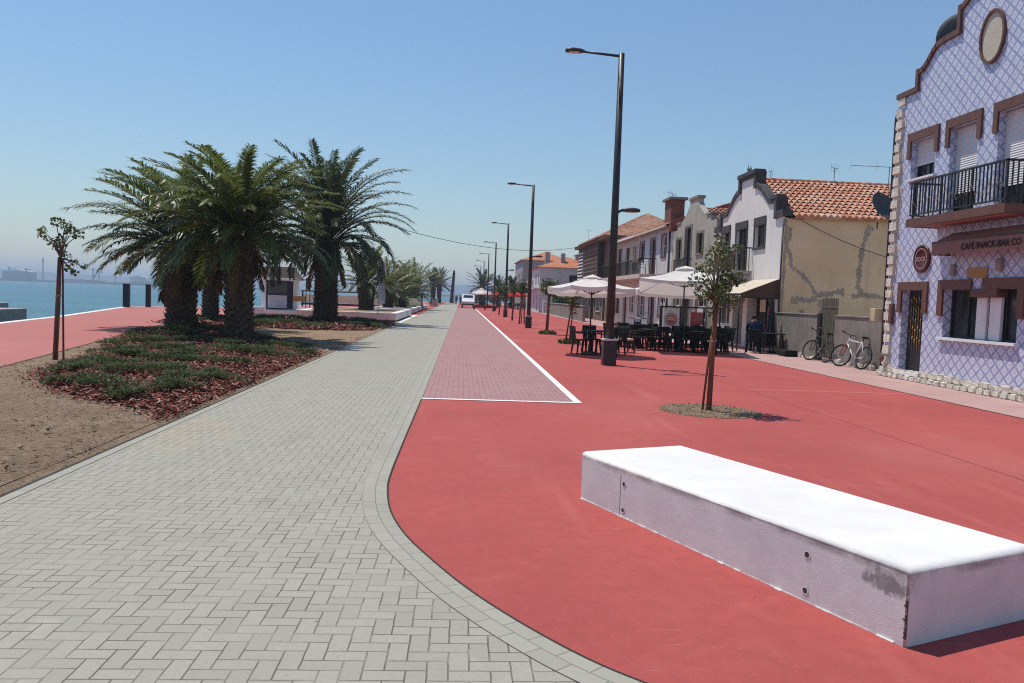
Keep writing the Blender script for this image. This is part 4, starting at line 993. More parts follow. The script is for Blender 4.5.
tile_roof(m, (x0, ya+3.5, ez), (0, yb-ya-7, 0), (cx-x0, 0, rz_-ez), 2, .28)
for tri in (((x0, ya, ez), (cx, ya+3.5, rz_), (x0, ya+3.5, ez)), ((x0, yb, ez), (cx, yb-3.5, rz_), (x0, yb-3.5, ez)), ((x0, ya, ez), (x1, ya, ez), (cx, ya+3.5, rz_)), ((x0, yb, ez), (x1, yb, ez), (cx, yb-3.5, rz_)), ((x1, ya, ez), (x1, yb, ez), (cx, yb-3.5, rz_)), ((x1, ya, ez), (cx, yb-3.5, rz_), (cx, ya+3.5, rz_))): m.face(tri)
m.build('roof', TERRA2, H, recalc=False)
m = MB(); m.box(x0+.05, x1-.05, ya+.05, yb-.05, ez-.22, ez-.01); m.build('eaves', BROWNW, H)
# garden wall in the gap
m = MB(); m.prism([(9.42, 61.6), (9.62, 61.6), (10.1, 94), (9.9, 94)], 0, 1.2, 'z'); w_ = top(m, 'garden_wall', GREYW, 'long low grey garden wall with bushes behind it', 'wall')
c = MB(); c.prism([(9.37, 61.55), (9.67, 61.55), (10.15, 94.05), (9.85, 94.05)], 1.2, 1.27, 'z'); c.build('coping', CONC, w_)
m = MB(); m.bbox(9.6, 9.95, 94.1, 94.5, 0, 1.5, .03); top(m, 'gate_post', WHITEP, 'white gate post at the far end of the garden wall', 'post', org=(9.77, 94.3, 0))
def gable_house(name, label, X, hx, y0, y1, ze, zr, wallm, roofm, wins, wins_side=()):
    H = thing(name, label, 'house', (X, (y0+y1)/2, 0)); m = MB()
    facade(m, X, y0, y1, 0, ze, wins, .15); m.face([(X, y0, 0), (X+hx, y0, 0), (X+hx, y0, ze), (X, y0, ze)]); m.face([(X, y1, 0), (X+hx, y1, 0), (X+hx, y1, ze), (X, y1, ze)]); m.face([(X+hx, y0, 0), (X+hx, y1, 0), (X+hx, y1, ze), (X+hx, y0, ze)])
    m.build('wall', wallm, H, recalc=False)
    m = MB(); ov = .35; cx, cy = X+hx/2, (y0+y1)/2; a, b, c_, d_ = (X-ov, y0-ov, ze), (X+hx+ov, y0-ov, ze), (X+hx+ov, y1+ov, ze), (X-ov, y1+ov, ze); r0, r1 = (cx, y0+hx*.5, zr), (cx, y1-hx*.5, zr)
    for f in ((a, b, r0), (b, c_, r1, r0), (c_, d_, r1), (d_, a, r0, r1)): m.face(f)
    m.face([a, d_, c_, b]); m.build('roof', roofm, H)
    for h in wins: win(H, X, h, WHITE, None, 1, 0, 'window' if h[2] > .3 else 'door', .12)
    for (x0, x1, z0, z1) in wins_side:
        f = MB(); f.box(x0-.05, x1+.05, y0-.03, y0-.002, z0-.05, z1+.05); f = f.build('side_window', FARG, H); g_ = MB(); g_.box(x0, x1, y0-.035, y0-.031, z0, z1); g_.build('pane', GLASS, f)
    return H
H = gable_house('white_far_house', 'white house with orange hipped roof beyond the garden wall', 9.3, 7.5, 96, 112, 5.5, 7.0, FARW, ORANGE, [(97, 98.2, 3.3, 4.8), (100, 101.4, 3.3, 4.8), (98, 99.2, .1, 2.2), (102, 103.4, .9, 2.2)], [(12.9, 14.1, 3.3, 4.6)])
m = MB(); m.box(8.6, 9.298, 96.5, 108, 2.8, 3.0); bal = m.build('balcony', FARW, H)
m = MB()
for k in range(40): m.box(8.62, 8.65, 96.55+k*.28, 96.6+k*.28, 3.0, 3.9)
m.box(8.6, 8.66, 96.5, 108, 3.9, 3.96); m.build('railing', FARW, bal)
m = MB(); m.bbox(10.2, 10.8, 99, 99.7, 5.8, 7.5, .03); m.bbox(12.0, 12.5, 97.5, 98.2, 6.2, 7.3, .03); m.build('chimney', FARG, H)
H = gable_house('grey_far_house', 'tall plain grey house behind the white one with orange roof', 14.2, 8, 90, 101, 7.2, 7.6, FARG, ORANGE, [], [(17, 18, 4, 5.2)])
m = MB(); m.bbox(15.0, 15.7, 91, 91.8, 7.3, 8.3, .03); m.build('chimney', FARG, H)
gable_house('grey_end_house', 'grey far house with small orange roof at the end of the row', 9.9, 8, 132, 150, 8.0, 9.6, FARG, ORANGE, [(134, 135.4, 4.3, 6), (138, 139.4, 4.3, 6), (142, 143.4, .1, 2.3)], [])
gable_house('pale_end_house', 'low pale far house before the grey end house', 10.2, 7, 115, 130, 4.6, 6.1, FARW, ORANGE, [(117, 118.4, 1, 2.2), (121, 122.2, .1, 2.2)], [])

# ------------------------------------------------------------------ plants
def frond(L, e0, bend, npair, wid, rs, lw=.2, ribm=0, curl=0):
    m = MB(); r_ = random.Random(rs); n = 14; pts = []; p = Vector((0, 0, 0)); side = 0
    for i in range(n+1):
        t = i/n; a = e0-bend*t**1.35; pts.append(p.copy()); p = p+Vector((math.cos(a), curl*t, math.sin(a)))*(L/n)
    m.cm = 1; m.tube(pts, [.035*(1-.85*i/n)*(L/4) for i in range(n+1)], 4, False); m.cm = 0
    def at(t):
        f = t*n; i = min(n-1, int(f)); q = f-i; d = (pts[i+1]-pts[i]).normalized(); return pts[i].lerp(pts[i+1], q), d
    for k in range(npair):
        t = .10+.90*(k+.5)/npair; P, d = at(t); prof = (min(1, (t-.05)/.22)**.7)*(1-.55*max(0, (t-.45)/.55)**1.8)
        sv = Vector((0, 1, 0)); upv = d.cross(sv)*-1
        if upv.z < 0 and abs(d.z) < .9: upv = -upv
        for s_ in (-1, 1):
            ln = L*lw*prof*r_.uniform(.82, 1.12); fwd = r_.uniform(.55, .85)+.5*t; lift = r_.uniform(.0, .55)
            dr = (d*fwd+sv*s_*1.0+upv*lift).normalized(); w_ = wid*r_.uniform(.8, 1.2)
            ax = dr.cross(upv).normalized()*w_*.5; ax = (ax+d*w_*.25)
            q1 = P+dr*ln*.5; q2 = P+dr*ln+Vector((0, 0, -ln*r_.uniform(.12, .4)))
            i = len(m.v); m.v += [tuple(P-ax*.5), tuple(P+ax*.5), tuple(q1+ax), tuple(q1-ax), tuple(q2)]
            m.f += [(i, i+1, i+2, i+3), (i+3, i+2, i+4)]; m.m += [0, 0]
    return m
def palm_crown(cfg, seed):
    r_ = random.Random(seed); m = MB(); lib = []
    nf, L, wid, npair = cfg['n'], cfg['L'], cfg.get('w', .045), cfg.get('np', 46)
    for i in range(nf):
        q = (i+.5)/nf; e = cfg['e0']+(cfg['e1']-cfg['e0'])*q**cfg.get('pw', .8)+r_.gauss(0, .08)
        b = cfg['b0']+(cfg['b1']-cfg['b0'])*q+r_.gauss(0, .12)
        Lf = L*(.72+.28*math.sin(math.pi*min(1, q*1.3+.15)))*r_.uniform(.88, 1.08)
        f = frond(Lf, e, b, npair, wid, seed*100+i, cfg.get('lw', .15), curl=r_.uniform(-.12, .12))
        az = i*2.39996+r_.gauss(0, .15); tw = r_.gauss(0, .25)
        Rm = Matrix.Rotation(az, 3, 'Z') @ Matrix.Rotation(tw*.3, 3, 'X')
        base = Vector((math.cos(az), math.sin(az), 0))*cfg.get('rb', .25)*q+Vector((0, 0, (1-q)*cfg.get('hb', .5)))
        o = len(m.v); m.v += [tuple(Rm @ Vector(v)+base) for v in f.v]; m.f += [tuple(k+o for k in g_) for g_ in f.f]; m.m += f.m
    return m
def palm_trunk(h, r0, r1, rt_, seed, nb=None):
    r_ = random.Random(seed); m = MB()
    prof = [(r0*1.08, -.05), (r0, .25*h), (r1, .6*h), (rt_, .86*h), (rt_*.9, h), (rt_*.4, h+.3)]
    m.lathe(prof, (0, 0, 0), 20)
    def rad(z):
        for (a, za), (b, zb) in zip(prof, prof[1:]):
            if za <= z <= zb: return a+(b-a)*(z-za)/(zb-za)
        return prof[-1][0]
    nb = nb or int(2*math.pi*r1*h/.035); 
    for i in range(nb):
        z = .03+(h+.1)*(i+.5)/nb; a = i*2.39996; r = rad(z); c, s_ = math.cos(a), math.sin(a); hw = .13*(r1/.55); hh = .085; out = .07+.07*r_.random()+.05*(z/h)**3
        P = lambda dt, dz, o: ((r+o)*math.cos(a+dt/r), (r+o)*math.sin(a+dt/r), z+dz)
        m.mesh([P(-hw, 0, -.01), P(0, -hh, -.01), P(hw, 0, -.01), P(0, hh*1.2, out)], [(0, 1, 3), (1, 2, 3), (2, 0, 3)])
    return m
def palm(label, loc, h, r, cfg, seed, leaf, group, scale_z=1, skirt=0):
    t = thing('palm_tree', label, 'palm tree', loc, group)
    m = palm_trunk(h, r[0], r[1], r[2], seed); m.v = [(v[0]+loc[0], v[1]+loc[1], v[2]+loc[2]) for v in m.v]; m.build('trunk', PALMBARK, t, recalc=False)
    m = palm_crown(cfg, seed); m.v = [(v[0]+loc[0], v[1]+loc[1], v[2]+loc[2]+h) for v in m.v]; m.build('crown', [leaf, RIB], t, recalc=False)
    if skirt:
        m = palm_crown(dict(cfg, n=skirt, L=cfg['L']*.55, e0=-.45, e1=-1.0, b0=.6, b1=.5, rb=.35, hb=.1), seed+70); m.v = [(v[0]+loc[0], v[1]+loc[1], v[2]+loc[2]+h-.1) for v in m.v]; m.build('dry_fronds', [DRYLEAF, RIB], t, recalc=False)
    return t
GP = 'palms along the waterfront path'
big = dict(n=92, L=4.3, e0=1.42, e1=.0, b0=1.0, b1=1.08, rb=.45, hb=.6, np=58, w=.05, lw=.19, pw=.7)
palm('stout palm with thick trunk at the left edge of the group, nearest the sea', (-10.65, 31.3, .05), 2.85, (.52, .55, .64), dict(big, L=4.0), 11, PALM1, GP, skirt=7)
palm('stout palm in the mulch bed, nearest of the group to the grey path', (-7.03, 25.9, .05), 2.95, (.42, .42, .54), dict(big, L=3.45), 12, PALM1, GP, skirt=7)
palm('palm with slim trunk seen between two stout palms, farther back', (-12.5, 40.9, .05), 3.1, (.38, .36, .48), dict(big, L=3.6, n=60), 13, PALM1, GP, skirt=7)
palm('tallest dark palm with upright crown and long drooping fronds on the right', (-7.2, 43.2, .05), 3.9, (.60, .56, .70), dict(big, n=92, L=5.6, e0=1.56, e1=.15, b0=.75, b1=2.3, pw=.9, lw=.14, w=.06), 14, PALMD, GP, skirt=7)
G2 = 'small palms in the white planters'
sm = dict(n=46, L=2.9, e0=1.5, e1=-.1, b0=.5, b1=1.1, rb=.3, hb=.4, np=34, w=.06, lw=.17)
palm('small palm with a scaly pineapple trunk in the nearest white planter', (-6.75, 57.5, .42), 1.75, (.50, .56, .6), sm, 15, PALMY, G2)
palm('small palm just past the nearest white planter, second from the banner', (-6.3, 69.5, .38), 1.4, (.42, .5, .52), dict(sm, L=3.0), 16, PALMY, G2)
palm('small palm in the second white planter, partly hidden by its neighbours', (-5.75, 77, .38), 1.3, (.4, .5, .52), dict(sm, L=3.2), 17, PALMY, G2)
palm('bushy yellow green palm in the second white planter, widest of the small ones', (-5.3, 87, .38), 1.3, (.5, .6, .6), dict(sm, L=4.0, n=56), 18, PALMY, G2)
palm('small palm at the back of the second planter', (-6.6, 98, .1), 1.6, (.5, .55, .6), dict(sm, L=3.8), 19, PALMY, G2)
G3 = 'far palms at the end of the promenade'
far = dict(sm, np=24, w=.12, L=3.6, n=44)
palm('far palm with round crown at the end of the planters, left of the path', (-5.3, 150, 0), 3.2, (.4, .4, .5), far, 20, PALMD, G3)
palm('far palm just right of another at the end of the planters', (-4.6, 166, 0), 3.4, (.4, .4, .5), dict(far, L=4.2), 21, PALMD, G3)
palm('broad far palm behind the white far parasol', (4.4, 166, 0), 3.3, (.4, .4, .5), dict(far, L=4.6), 22, PALMD, G3)
palm('far palm behind the far lamp posts, right of the broad one', (6.5, 140, 0), 2.6, (.4, .4, .5), dict(far, L=3.0), 23, PALMD, G3)
palm('far palm above the red parasols at the row end', (8.1, 128, 0), 2.6, (.4, .4, .5), dict(far, L=2.8), 24, PALMD, G3)

def leafball(m, c, r, n, size, seed, flat=1.0):
    r_ = random.Random(seed)
    for _ in range(n):
        while True:
            p = Vector((r_.uniform(-1, 1), r_.uniform(-1, 1), r_.uniform(-1, 1)))
            if .15 < p.length < 1: break
        q = Vector(c)+Vector((p.x*r, p.y*r, p.z*r*flat)); d = Vector((r_.gauss(0, 1), r_.gauss(0, 1), r_.gauss(0, .7))).normalized(); e = d.cross(Vector((r_.gauss(0, 1), r_.gauss(0, 1), r_.gauss(0, 1)))).normalized()
        L = size*r_.uniform(.7, 1.3); W = L*.38; nn = d.cross(e)*W*.25
        m.face([q-d*L*.5, q+e*W+nn, q+d*L*.5, q-e*W+nn])
def sapling(label, loc, crown, stakes, leafmat, group, seed, trunk_h, lean=0, nl=40, ls=.075, br=.3, weeds=False, dry=0):
    t = thing('young_tree', label, 'tree', loc, group); x, y, z = loc; r_ = random.Random(seed); m = MB()
    m.tube([(x, y, z), (x+.02+lean*.4, y, z+trunk_h*.5), (x+lean, y+.02, z+trunk_h)], [.03, .026, .02], 8)
    for (dx, dy, dz, rr) in crown:
        m.tube([(x+lean, y+.02, z+trunk_h-.1), (x+lean+dx*.4, y+dy*.4, z+trunk_h+(dz-trunk_h)*.55), (x+lean+dx, y+dy, z+dz)], [.016, .011, .006], 5)
    m.build('trunk', BARK, t, True)
    m = MB()
    for i, (dx, dy, dz, rr) in enumerate(crown): leafball(m, (x+lean+dx, y+dy, z+dz), rr, int(nl*(rr/.2)**2), ls, seed*31+i, .9)
    m.build('crown', leafmat, t, recalc=False)
    for (sx, sy, tx, ty, h, rr) in stakes:
        m = MB(); m.tube([(x+sx, y+sy, z-.02), (x+sx*.5+tx*.5, y+sy*.5+ty*.5, z+h*.5), (x+tx, y+ty, z+h)], [rr*1.05, rr, rr], 8); m.build('stake', STAKE, t, True)
    if stakes:
        m = MB(); m.tube([(x+stakes[0][2]-.05, y-.05, z+stakes[0][4]*.62), (x+.06, y-.05, z+stakes[0][4]*.63), (x+.06, y+.05, z+stakes[0][4]*.63), (x-.05, y+.05, z+stakes[0][4]*.62)], .012, 5); m.build('tie', M('pale_tie', (.45, .42, .38)), t)
    if dry:
        m = MB(); leafball(m, (x+lean, y, z+trunk_h-.45), .22, 80, .12, seed+5, 2.0); m.build('dry_foliage', DRYLEAF, t, recalc=False)
    return t
GS = 'staked young trees in the plaza'
sapling('thin young tree with two brown stakes and sparse leaves beside the sandy soil', (-8.32, 17.07, .02),
        [(-.42, .1, 2.55, .10), (-.30, -.1, 2.65, .11), (-.12, .05, 2.85, .12), (.05, .1, 2.8, .13), (.22, -.05, 2.72, .14), (.34, .05, 2.6, .12), (.0, 0, 2.45, .15), (-.1, .1, 2.3, .12), (.25, .05, 2.02, .11), (.15, -.1, 2.15, .12), (.42, .1, 1.95, .09), (.35, -.1, 1.82, .09), (.12, .1, 1.9, .1), (-.2, 0, 2.45, .1), (.15, .1, 2.6, .12)],
        [(-.03, -.03, .06, -.02, 2.12, .034), (.12, .05, .10, .03, 2.1, .02)], LEAF, GS, 3, 2.2, .07, 80, .075)
crownR = []
r_ = random.Random(5)
for _ in range(26):
    a = r_.uniform(0, 6.28); q = r_.uniform(.05, .36); crownR.append((math.cos(a)*q+.03, math.sin(a)*q, r_.uniform(1.75, 2.6), r_.uniform(.11, .18)))
crownR += [(-.36, 0, 2.05, .11), (-.44, .1, 1.95, .09), (.40, .0, 1.75, .10), (.34, .1, 1.62, .09), (-.05, .05, 1.55, .12), (.05, .05, 2.68, .10), (-.22, 0, 1.98, .14), (.2, 0, 1.6, .1)]
sapling('nearest young tree with one thick brown stake in a round soil pit on the plaza', (3.92, 12.25, .02), crownR, [(.0, -.02, .03, -.02, 1.72, .042), (-.09, .02, -.01, .0, 1.15, .018)], LEAF, GS, 4, 1.75, .03, 62, .062)
m = MB(); n = 48; m.v = [(3.92+.78*math.cos(2*math.pi*k/n)*(1+.02*math.sin(k*3)), 12.2+.80*math.sin(2*math.pi*k/n)*(1+.03*math.sin(k*2)), .005) for k in range(n)]; m.f = [tuple(range(n))]; m.m = [0]
struct(m, 'tree_pit', SOIL)
m = MB()
for _ in range(900):
    a = rng.uniform(0, 6.283); q = math.sqrt(rng.random())*.77; chip(m, 3.92+math.cos(a)*q, 12.2+math.sin(a)*q, .012, .018)
tag(m.build('pit_gravel', SOIL, recalc=False), kind='stuff')
m = MB(); k = 0
while k < 4500:
    y = 2+31*rng.random()**1.7; x = rng.uniform(redx(y)+.05, LX-.06)
    if inpoly(x, y, MUL): continue
    chip(m, x, y, .03+rng.uniform(0, .02), rng.choice((.010, .014, .018, .024, .034))); k += 1
tag(m.build('soil_clods', soil_mat('clod', (.42, .31, .21), (.30, .21, .14), (.17, .115, .08)), recalc=False), kind='stuff')
def smallcrown(seed, z0, z1, r, n=12):
    r_ = random.Random(seed); return [(math.cos(a)*q, math.sin(a)*q, r_.uniform(z0, z1), r_.uniform(.18, .28)) for a, q in [(r_.uniform(0, 6.28), r_.uniform(.05, r)) for _ in range(n)]]
sapling('leaning young tree with dry brown leaves beside the round white parasol', (4.12, 30.0, .02), smallcrown(1, 1.5, 2.0, .22, 5), [(-.15, .02, .1, .02, 1.9, .03)], LEAF, GS, 41, 1.9, .12, 30, .09, dry=1)
sapling('young tree with green crown left of the round parasol', (4.1, 37.5, .02), smallcrown(2, 1.7, 2.5, .4, 12), [(-.05, 0, .02, 0, 1.9, .06)], LEAF, GS, 42, 1.9, .03, 34, .11)
for (x, y, s, lab) in ((3.86, 51.0, 3, 'twin staked young tree beside the third lamp post'), (3.78, 58.3, 4, 'young tree with small dark crown before the red parasols'), (3.6, 66, 6, 'thin far young tree between lamp posts, next to last'), (3.6, 75, 7, 'farthest thin young tree of the row')):
    sapling(lab, (x, y, .02), smallcrown(s, 1.8, 2.6, .32, 9), [(-.12, 0, -.05, 0, 1.9, .05), (.2, 0, .12, 0, 1.9, .04)] if s == 3 else [(-.05, 0, 0, 0, 1.9, .05)], LEAF, GS, 43+s, 2.0, .03, 34, .13)
for (x, y, lab) in ((4.12, 30.0, 'low green weeds round the foot of the leaning young tree'), (4.1, 37.5, 'low green weeds round the foot of the green crowned young tree')):
    m = MB(); leafball(m, (x, y, .06), .45, 260, .12, int(y), .3); top(m, 'weed_patch', BUSH, lab, 'weeds', 'weeds at the tree feet', org=(x, y, 0))
for i, (x, y, r, zz, lab) in enumerate(((12.6, 70, 1.6, 2.0, 'rounded green bush behind the low garden wall, nearest'), (13.5, 82, 1.9, 2.2, 'green bush by the grey house behind the garden wall'), (11.4, 90, 1.1, 1.5, 'small dark bush at the far end of the garden wall'))):
    t = thing('garden_bush', lab, 'bush', (x, y, 0), 'bushes behind the garden wall'); m = MB(); m.tube([(x, y, 0), (x, y, zz)], [.12, .06], 6); m.build('stem', BARK, t)
    m = MB(); q_ = random.Random(i)
    for k in range(12): leafball(m, (x+q_.uniform(-r, r)*.7, y+q_.uniform(-r, r)*.7, zz+q_.uniform(-.6, .8)), r*.45, 110, .26, i*20+k)
    m.build('foliage', BUSH, t, recalc=False)

for i, (x, y, lab) in enumerate(((5.6, 186, 'dark far bush at the end of the plaza behind the white parasol'), (8.6, 182, 'dark far bush between far lamp posts and the grey end house'), (2.8, 192, 'low dark far bush right of the white van'))):
    t = thing('far_bush', lab, 'bush', (x, y, 0), 'dark bushes at the plaza end'); m = MB(); m.tube([(x, y, 0), (x, y, 1.5)], [.12, .06], 6); m.build('stem', BARK, t); m = MB(); q_ = random.Random(i+50)
    for k in range(14): leafball(m, (x+q_.uniform(-2.2, 2.2), y+q_.uniform(-1, 1), q_.uniform(.5, 2.0 if i < 2 else 1.0)), .8, 60, .4, i*50+k)
    m.build('foliage', LEAF, t, recalc=False)
# ------------------------------------------------------------------ street lamps
GL = 'dark street lamps along the cycle strip'
t = proto('street_lamp', 'nearest tall dark street lamp with two arms, beside the round parasol', 'street lamp', GL)
m = MB(); m.bbox(-.17, .17, -.17, .17, 0, .64, .015); m.build('base', LAMP, t)
m = MB(); m.bbox(-.19, .19, -.19, .19, .64, .685, .01); m.build('collar', SILVER, t)
m = MB(); m.tube([(0, 0, .68), (0, 0, 4.0), (0, 0, 7.95)], [.115, .095, .075], 12); m.build('pole', LAMP, t, True)
def lamp_head(sx, x0, z, ln):
    m = MB(); m.tube([(sx*.05, 0, z), (sx*x0, 0, z+.06)], [.035, .03], 8); arm = m.build('arm', LAMP, t, True)
    m = MB(); bm_ = [(0, .05), (.12, .10), (.40, .13), (.58, .09), (.62, .02)]
    pts = []
    for k, (d, w_) in enumerate(bm_):
        for a in range(10):
            tt = 2*math.pi*a/10; pts.append((sx*(x0+d*ln/.62), math.cos(tt)*w_, z+.07+max(-.035, math.sin(tt)*w_*.62)))
    m.mesh(pts, [(k*10+a, k*10+(a+1) % 10, (k+1)*10+(a+1) % 10, (k+1)*10+a) for k in range(4) for a in range(10)]+[tuple(range(10)), tuple(range(40, 50))])
    hd = m.build('lamp_head', LAMP, arm, True)
    m = MB(); m.box(min(sx*(x0+.15), sx*(x0+ln*.8)), max(sx*(x0+.15), sx*(x0+ln*.8)), -.08, .08, z+.022, z+.033); m.build('lens', SILVER, arm)
lamp_head(-1, .95, 7.88, .50); lamp_head(1, .16, 3.93, .50)
t.location = (3.86, 20.5, 0)
for y, lab in ((44.6, 'second street lamp, beyond the round parasol'), (68.3, 'third street lamp, before the red parasols'), (92.5, 'fourth street lamp down the row'), (116.8, 'fifth street lamp down the row'), (141, 'sixth street lamp, near the far white parasol'), (165, 'farthest street lamp of the row')):
    dup(t, (3.78, y, 0), label=lab)

# ------------------------------------------------------------------ parasols
GU = 'white parasols of the cafe terrace'
def parasol(name, label, loc, r, n, zapex, zedge, mat, group, rot=0, val=.16, vent=True, base=True, tilt=0):
    t = thing(name, label, 'parasol', loc, group); x, y, _ = loc; m = MB(); seg = 6
    rim = [(x+r*math.cos(rot+2*math.pi*k/n), y+r*math.sin(rot+2*math.pi*k/n)) for k in range(n)]
    for k in range(n):
        a, b = Vector((*rim[k], zedge)), Vector((*rim[(k+1) % n], zedge)); ap = Vector((x, y, zapex)); grid = []
        for i in range(seg+1):
            row = []; u = i/seg
            for j in range(seg+1):
                w_ = j/seg; e = a.lerp(b, w_); p = ap.lerp(e, u); sag = .06*r*math.sin(math.pi*w_)*u*(1 if n < 6 else .6)+.03*r*math.sin(math.pi*u); p = p-Vector((0, 0, sag)); row.append(p)
            grid.append(row)
        vs = [p for row in grid for p in row]; m.mesh(vs, [(i*(seg+1)+j, i*(seg+1)+j+1, (i+1)*(seg+1)+j+1, (i+1)*(seg+1)+j) for i in range(seg) for j in range(seg)])
        ed = grid[-1]; lo = [p-Vector((0, 0, val+.015*math.sin(j*2.1))) for j, p in enumerate(ed)]
        m.mesh(ed+lo, [(j, j+1, seg+2+j, seg+1+j) for j in range(seg)])
    m.v = [(v[0], v[1], v[2]-tilt*(v[1]-y)) for v in m.v]
    can = m.build('canopy', mat, t, recalc=False)
    if vent:
        m = MB(); q = .22*r; vv = [Vector((x+q*math.cos(rot+2*math.pi*k/n), y+q*math.sin(rot+2*math.pi*k/n), zapex-(zapex-zedge)*.17)) for k in range(n)]; ap = Vector((x, y, zapex+.05))
        for k in range(n): m.face([ap, vv[k], vv[(k+1) % n]])
        m.v = [(v[0], v[1], v[2]-tilt*(v[1]-y)) for v in m.v]; m.build('vent_cap', mat, can, recalc=False)
    m = MB(); m.tube([(x, y, .05), (x, y, zapex+.04)], .024, 10); m.build('pole', BLACK, t, True)
    for k in range(n):
        m = MB(); dzt = -tilt*(rim[k][1]-y); m.tube([(x, y, zapex-.1), (rim[k][0], rim[k][1], zedge-.02+dzt)], .012, 5); q = .5
        m.tube([(x, y, zapex-.55*(zapex-zedge)-.35), (x+(rim[k][0]-x)*q, y+(rim[k][1]-y)*q, zapex-(zapex-zedge)*q-.05+dzt*q)], .012, 5); m.build('rib', WOODD, t)
    if base:
        m = MB(); m.lathe([(.26, 0), (.27, .04), (.22, .09), (.05, .11), (.04, .3)], (x, y, .004), 18); m.build('base', BLACK, t, True)
    return t
parasol('parasol', 'round white canvas parasol left of the nearest lamp post', (3.95, 24.2, 0), 1.42, 8, 2.40, 2.0, CANVAS, GU, .2, .12, tilt=.07)
parasol('parasol', 'large square white parasol over the dark tables behind the young tree', (7.65, 27.2, 0), 2.15, 4, 2.92, 2.30, CANVAS, GU, .55, .10, tilt=.15)
parasol('parasol', 'low white parasol half hidden behind the large square one', (8.0, 31.5, 0), 1.75, 4, 2.62, 2.16, CANVAS, GU, .75, .16)
parasol('parasol', 'far white parasol above the dark red barrier at the promenade end', (3.1, 125, 0), 1.75, 4, 3.0, 2.2, CANVAS, GU, .3, .15)
GRD = 'red parasols farther down the plaza'
parasol('red_parasol', 'red parasol just right of the third lamp post', (7.7, 125, 0), 1.6, 8, 2.5, 2.05, REDCANVAS, GRD, .1, .18)
parasol('red_parasol', 'red parasol farther from the lamp posts than its neighbour', (8.5, 118, 0), 1.6, 8, 2.6, 2.1, REDCANVAS, GRD, .4, .18)
parasol('red_parasol', 'smallest red parasol seen left of the third lamp post', (5.7, 130, 0), 1.6, 8, 2.5, 2.05, REDCANVAS, GRD, .2, .18)
# ------------------------------------------------------------------ tables and chairs
chair = proto('terrace_chair', 'dark plastic chair at the small table under the round parasol', 'chair', 'dark plastic terrace chairs')
m = MB(); m.bbox(-.23, .23, -.22, .22, .42, .455, .015); m.build('seat', PLASTIC, chair)
m = MB(); m.bbox(-.23, .23, .205, .235, .72, .90, .012, Matrix.Rotation(R(-8), 4, 'X'))
for k in range(6): xx = -.21+k*.076; m.box(xx, xx+.062, .215, .232, .43, .76, Matrix.Rotation(R(-8), 4, 'X'))
m.build('backrest', PLASTIC, chair)
for sx in (-1, 1):
    for sy in (-1, 1):
        m = MB(); m.tube([(sx*.21, sy*.2, .43), (sx*.25, sy*.25, 0)], [.036, .026], 6); m.build('leg', PLASTIC, chair)
    m = MB(); m.tube([(sx*.25, -.22, .43), (sx*.26, -.22, .64), (sx*.26, -.1, .665), (sx*.25, .29, .66)], .022, 6); m.build('armrest', PLASTIC, chair)
table = proto('terrace_table', 'small dark table with dark cloth under the round parasol', 'table', 'dark terrace tables')
m = MB(); m.bbox(-.42, .42, -.42, .42, .70, .735, .012); m.build('tabletop', PLASTIC, table)
for sx in (-1, 1):
    for sy in (-1, 1):
        m = MB(); m.tube([(sx*.34, sy*.34, .70), (sx*.38, sy*.38, 0)], [.03, .022], 6); m.build('leg', PLASTIC, table)
def set_table(tx, ty, rz, tl, cl, nch=4, first=False, chair_only=()):
    if first: table.location = (tx, ty, 0); table.rotation_euler.z = rz
    else: dup(table, (tx, ty, 0), rz, tl)
    for k in range(nch):
        a = rz+k*math.pi/2; x = tx-math.sin(a)*-.62; y = ty+math.cos(a)*.62
        x = tx+math.sin(a)*.56; y = ty-math.cos(a)*.56
        # chair faces -y locally away from back (+y); back away from the table
        rr = a+math.pi
        if first and k == 0: chair.location = (x, y, 0); chair.rotation_euler.z = rr
        else: dup(chair, (x, y, 0), rr+rng.uniform(-.15, .15), cl)
set_table(4.3, 24.6, .25, None, 'dark plastic chair at the small table under the round parasol', 4, True)
c2 = 'dark plastic chair round the tables under the large square parasol'
set_table(6.75, 27.6, .15, 'dark table under the large square parasol, nearest the lamp post', c2)
set_table(8.35, 27.0, -.1, 'dark table under the large square parasol, right behind the young tree', c2)
set_table(7.6, 29.4, .3, 'dark table behind the large square parasol pole', c2)
set_table(9.5, 30.6, .1, 'dark table in the shade of the cream awning', 'dark plastic chair in the shade of the cream awning', 4)
set_table(9.0, 28.4, .2, 'dark table between the square parasol and the cream awning', c2)
set_table(6.2, 29.2, .05, 'dark table nearest the parked motor scooter', c2)
for x_, y_, w_ in ((3.2, 124, 'white far parasol'), (7.6, 124, 'red parasol beside the third lamp post'), (8.6, 117, 'red parasol farther right')): set_table(x_, y_, .2, 'far dark table under the '+w_, 'far dark chair at the table under the '+w_)
dup(table, (11.0, 27.9, 0), .1, 'dark table before the seated person by the shopfront')
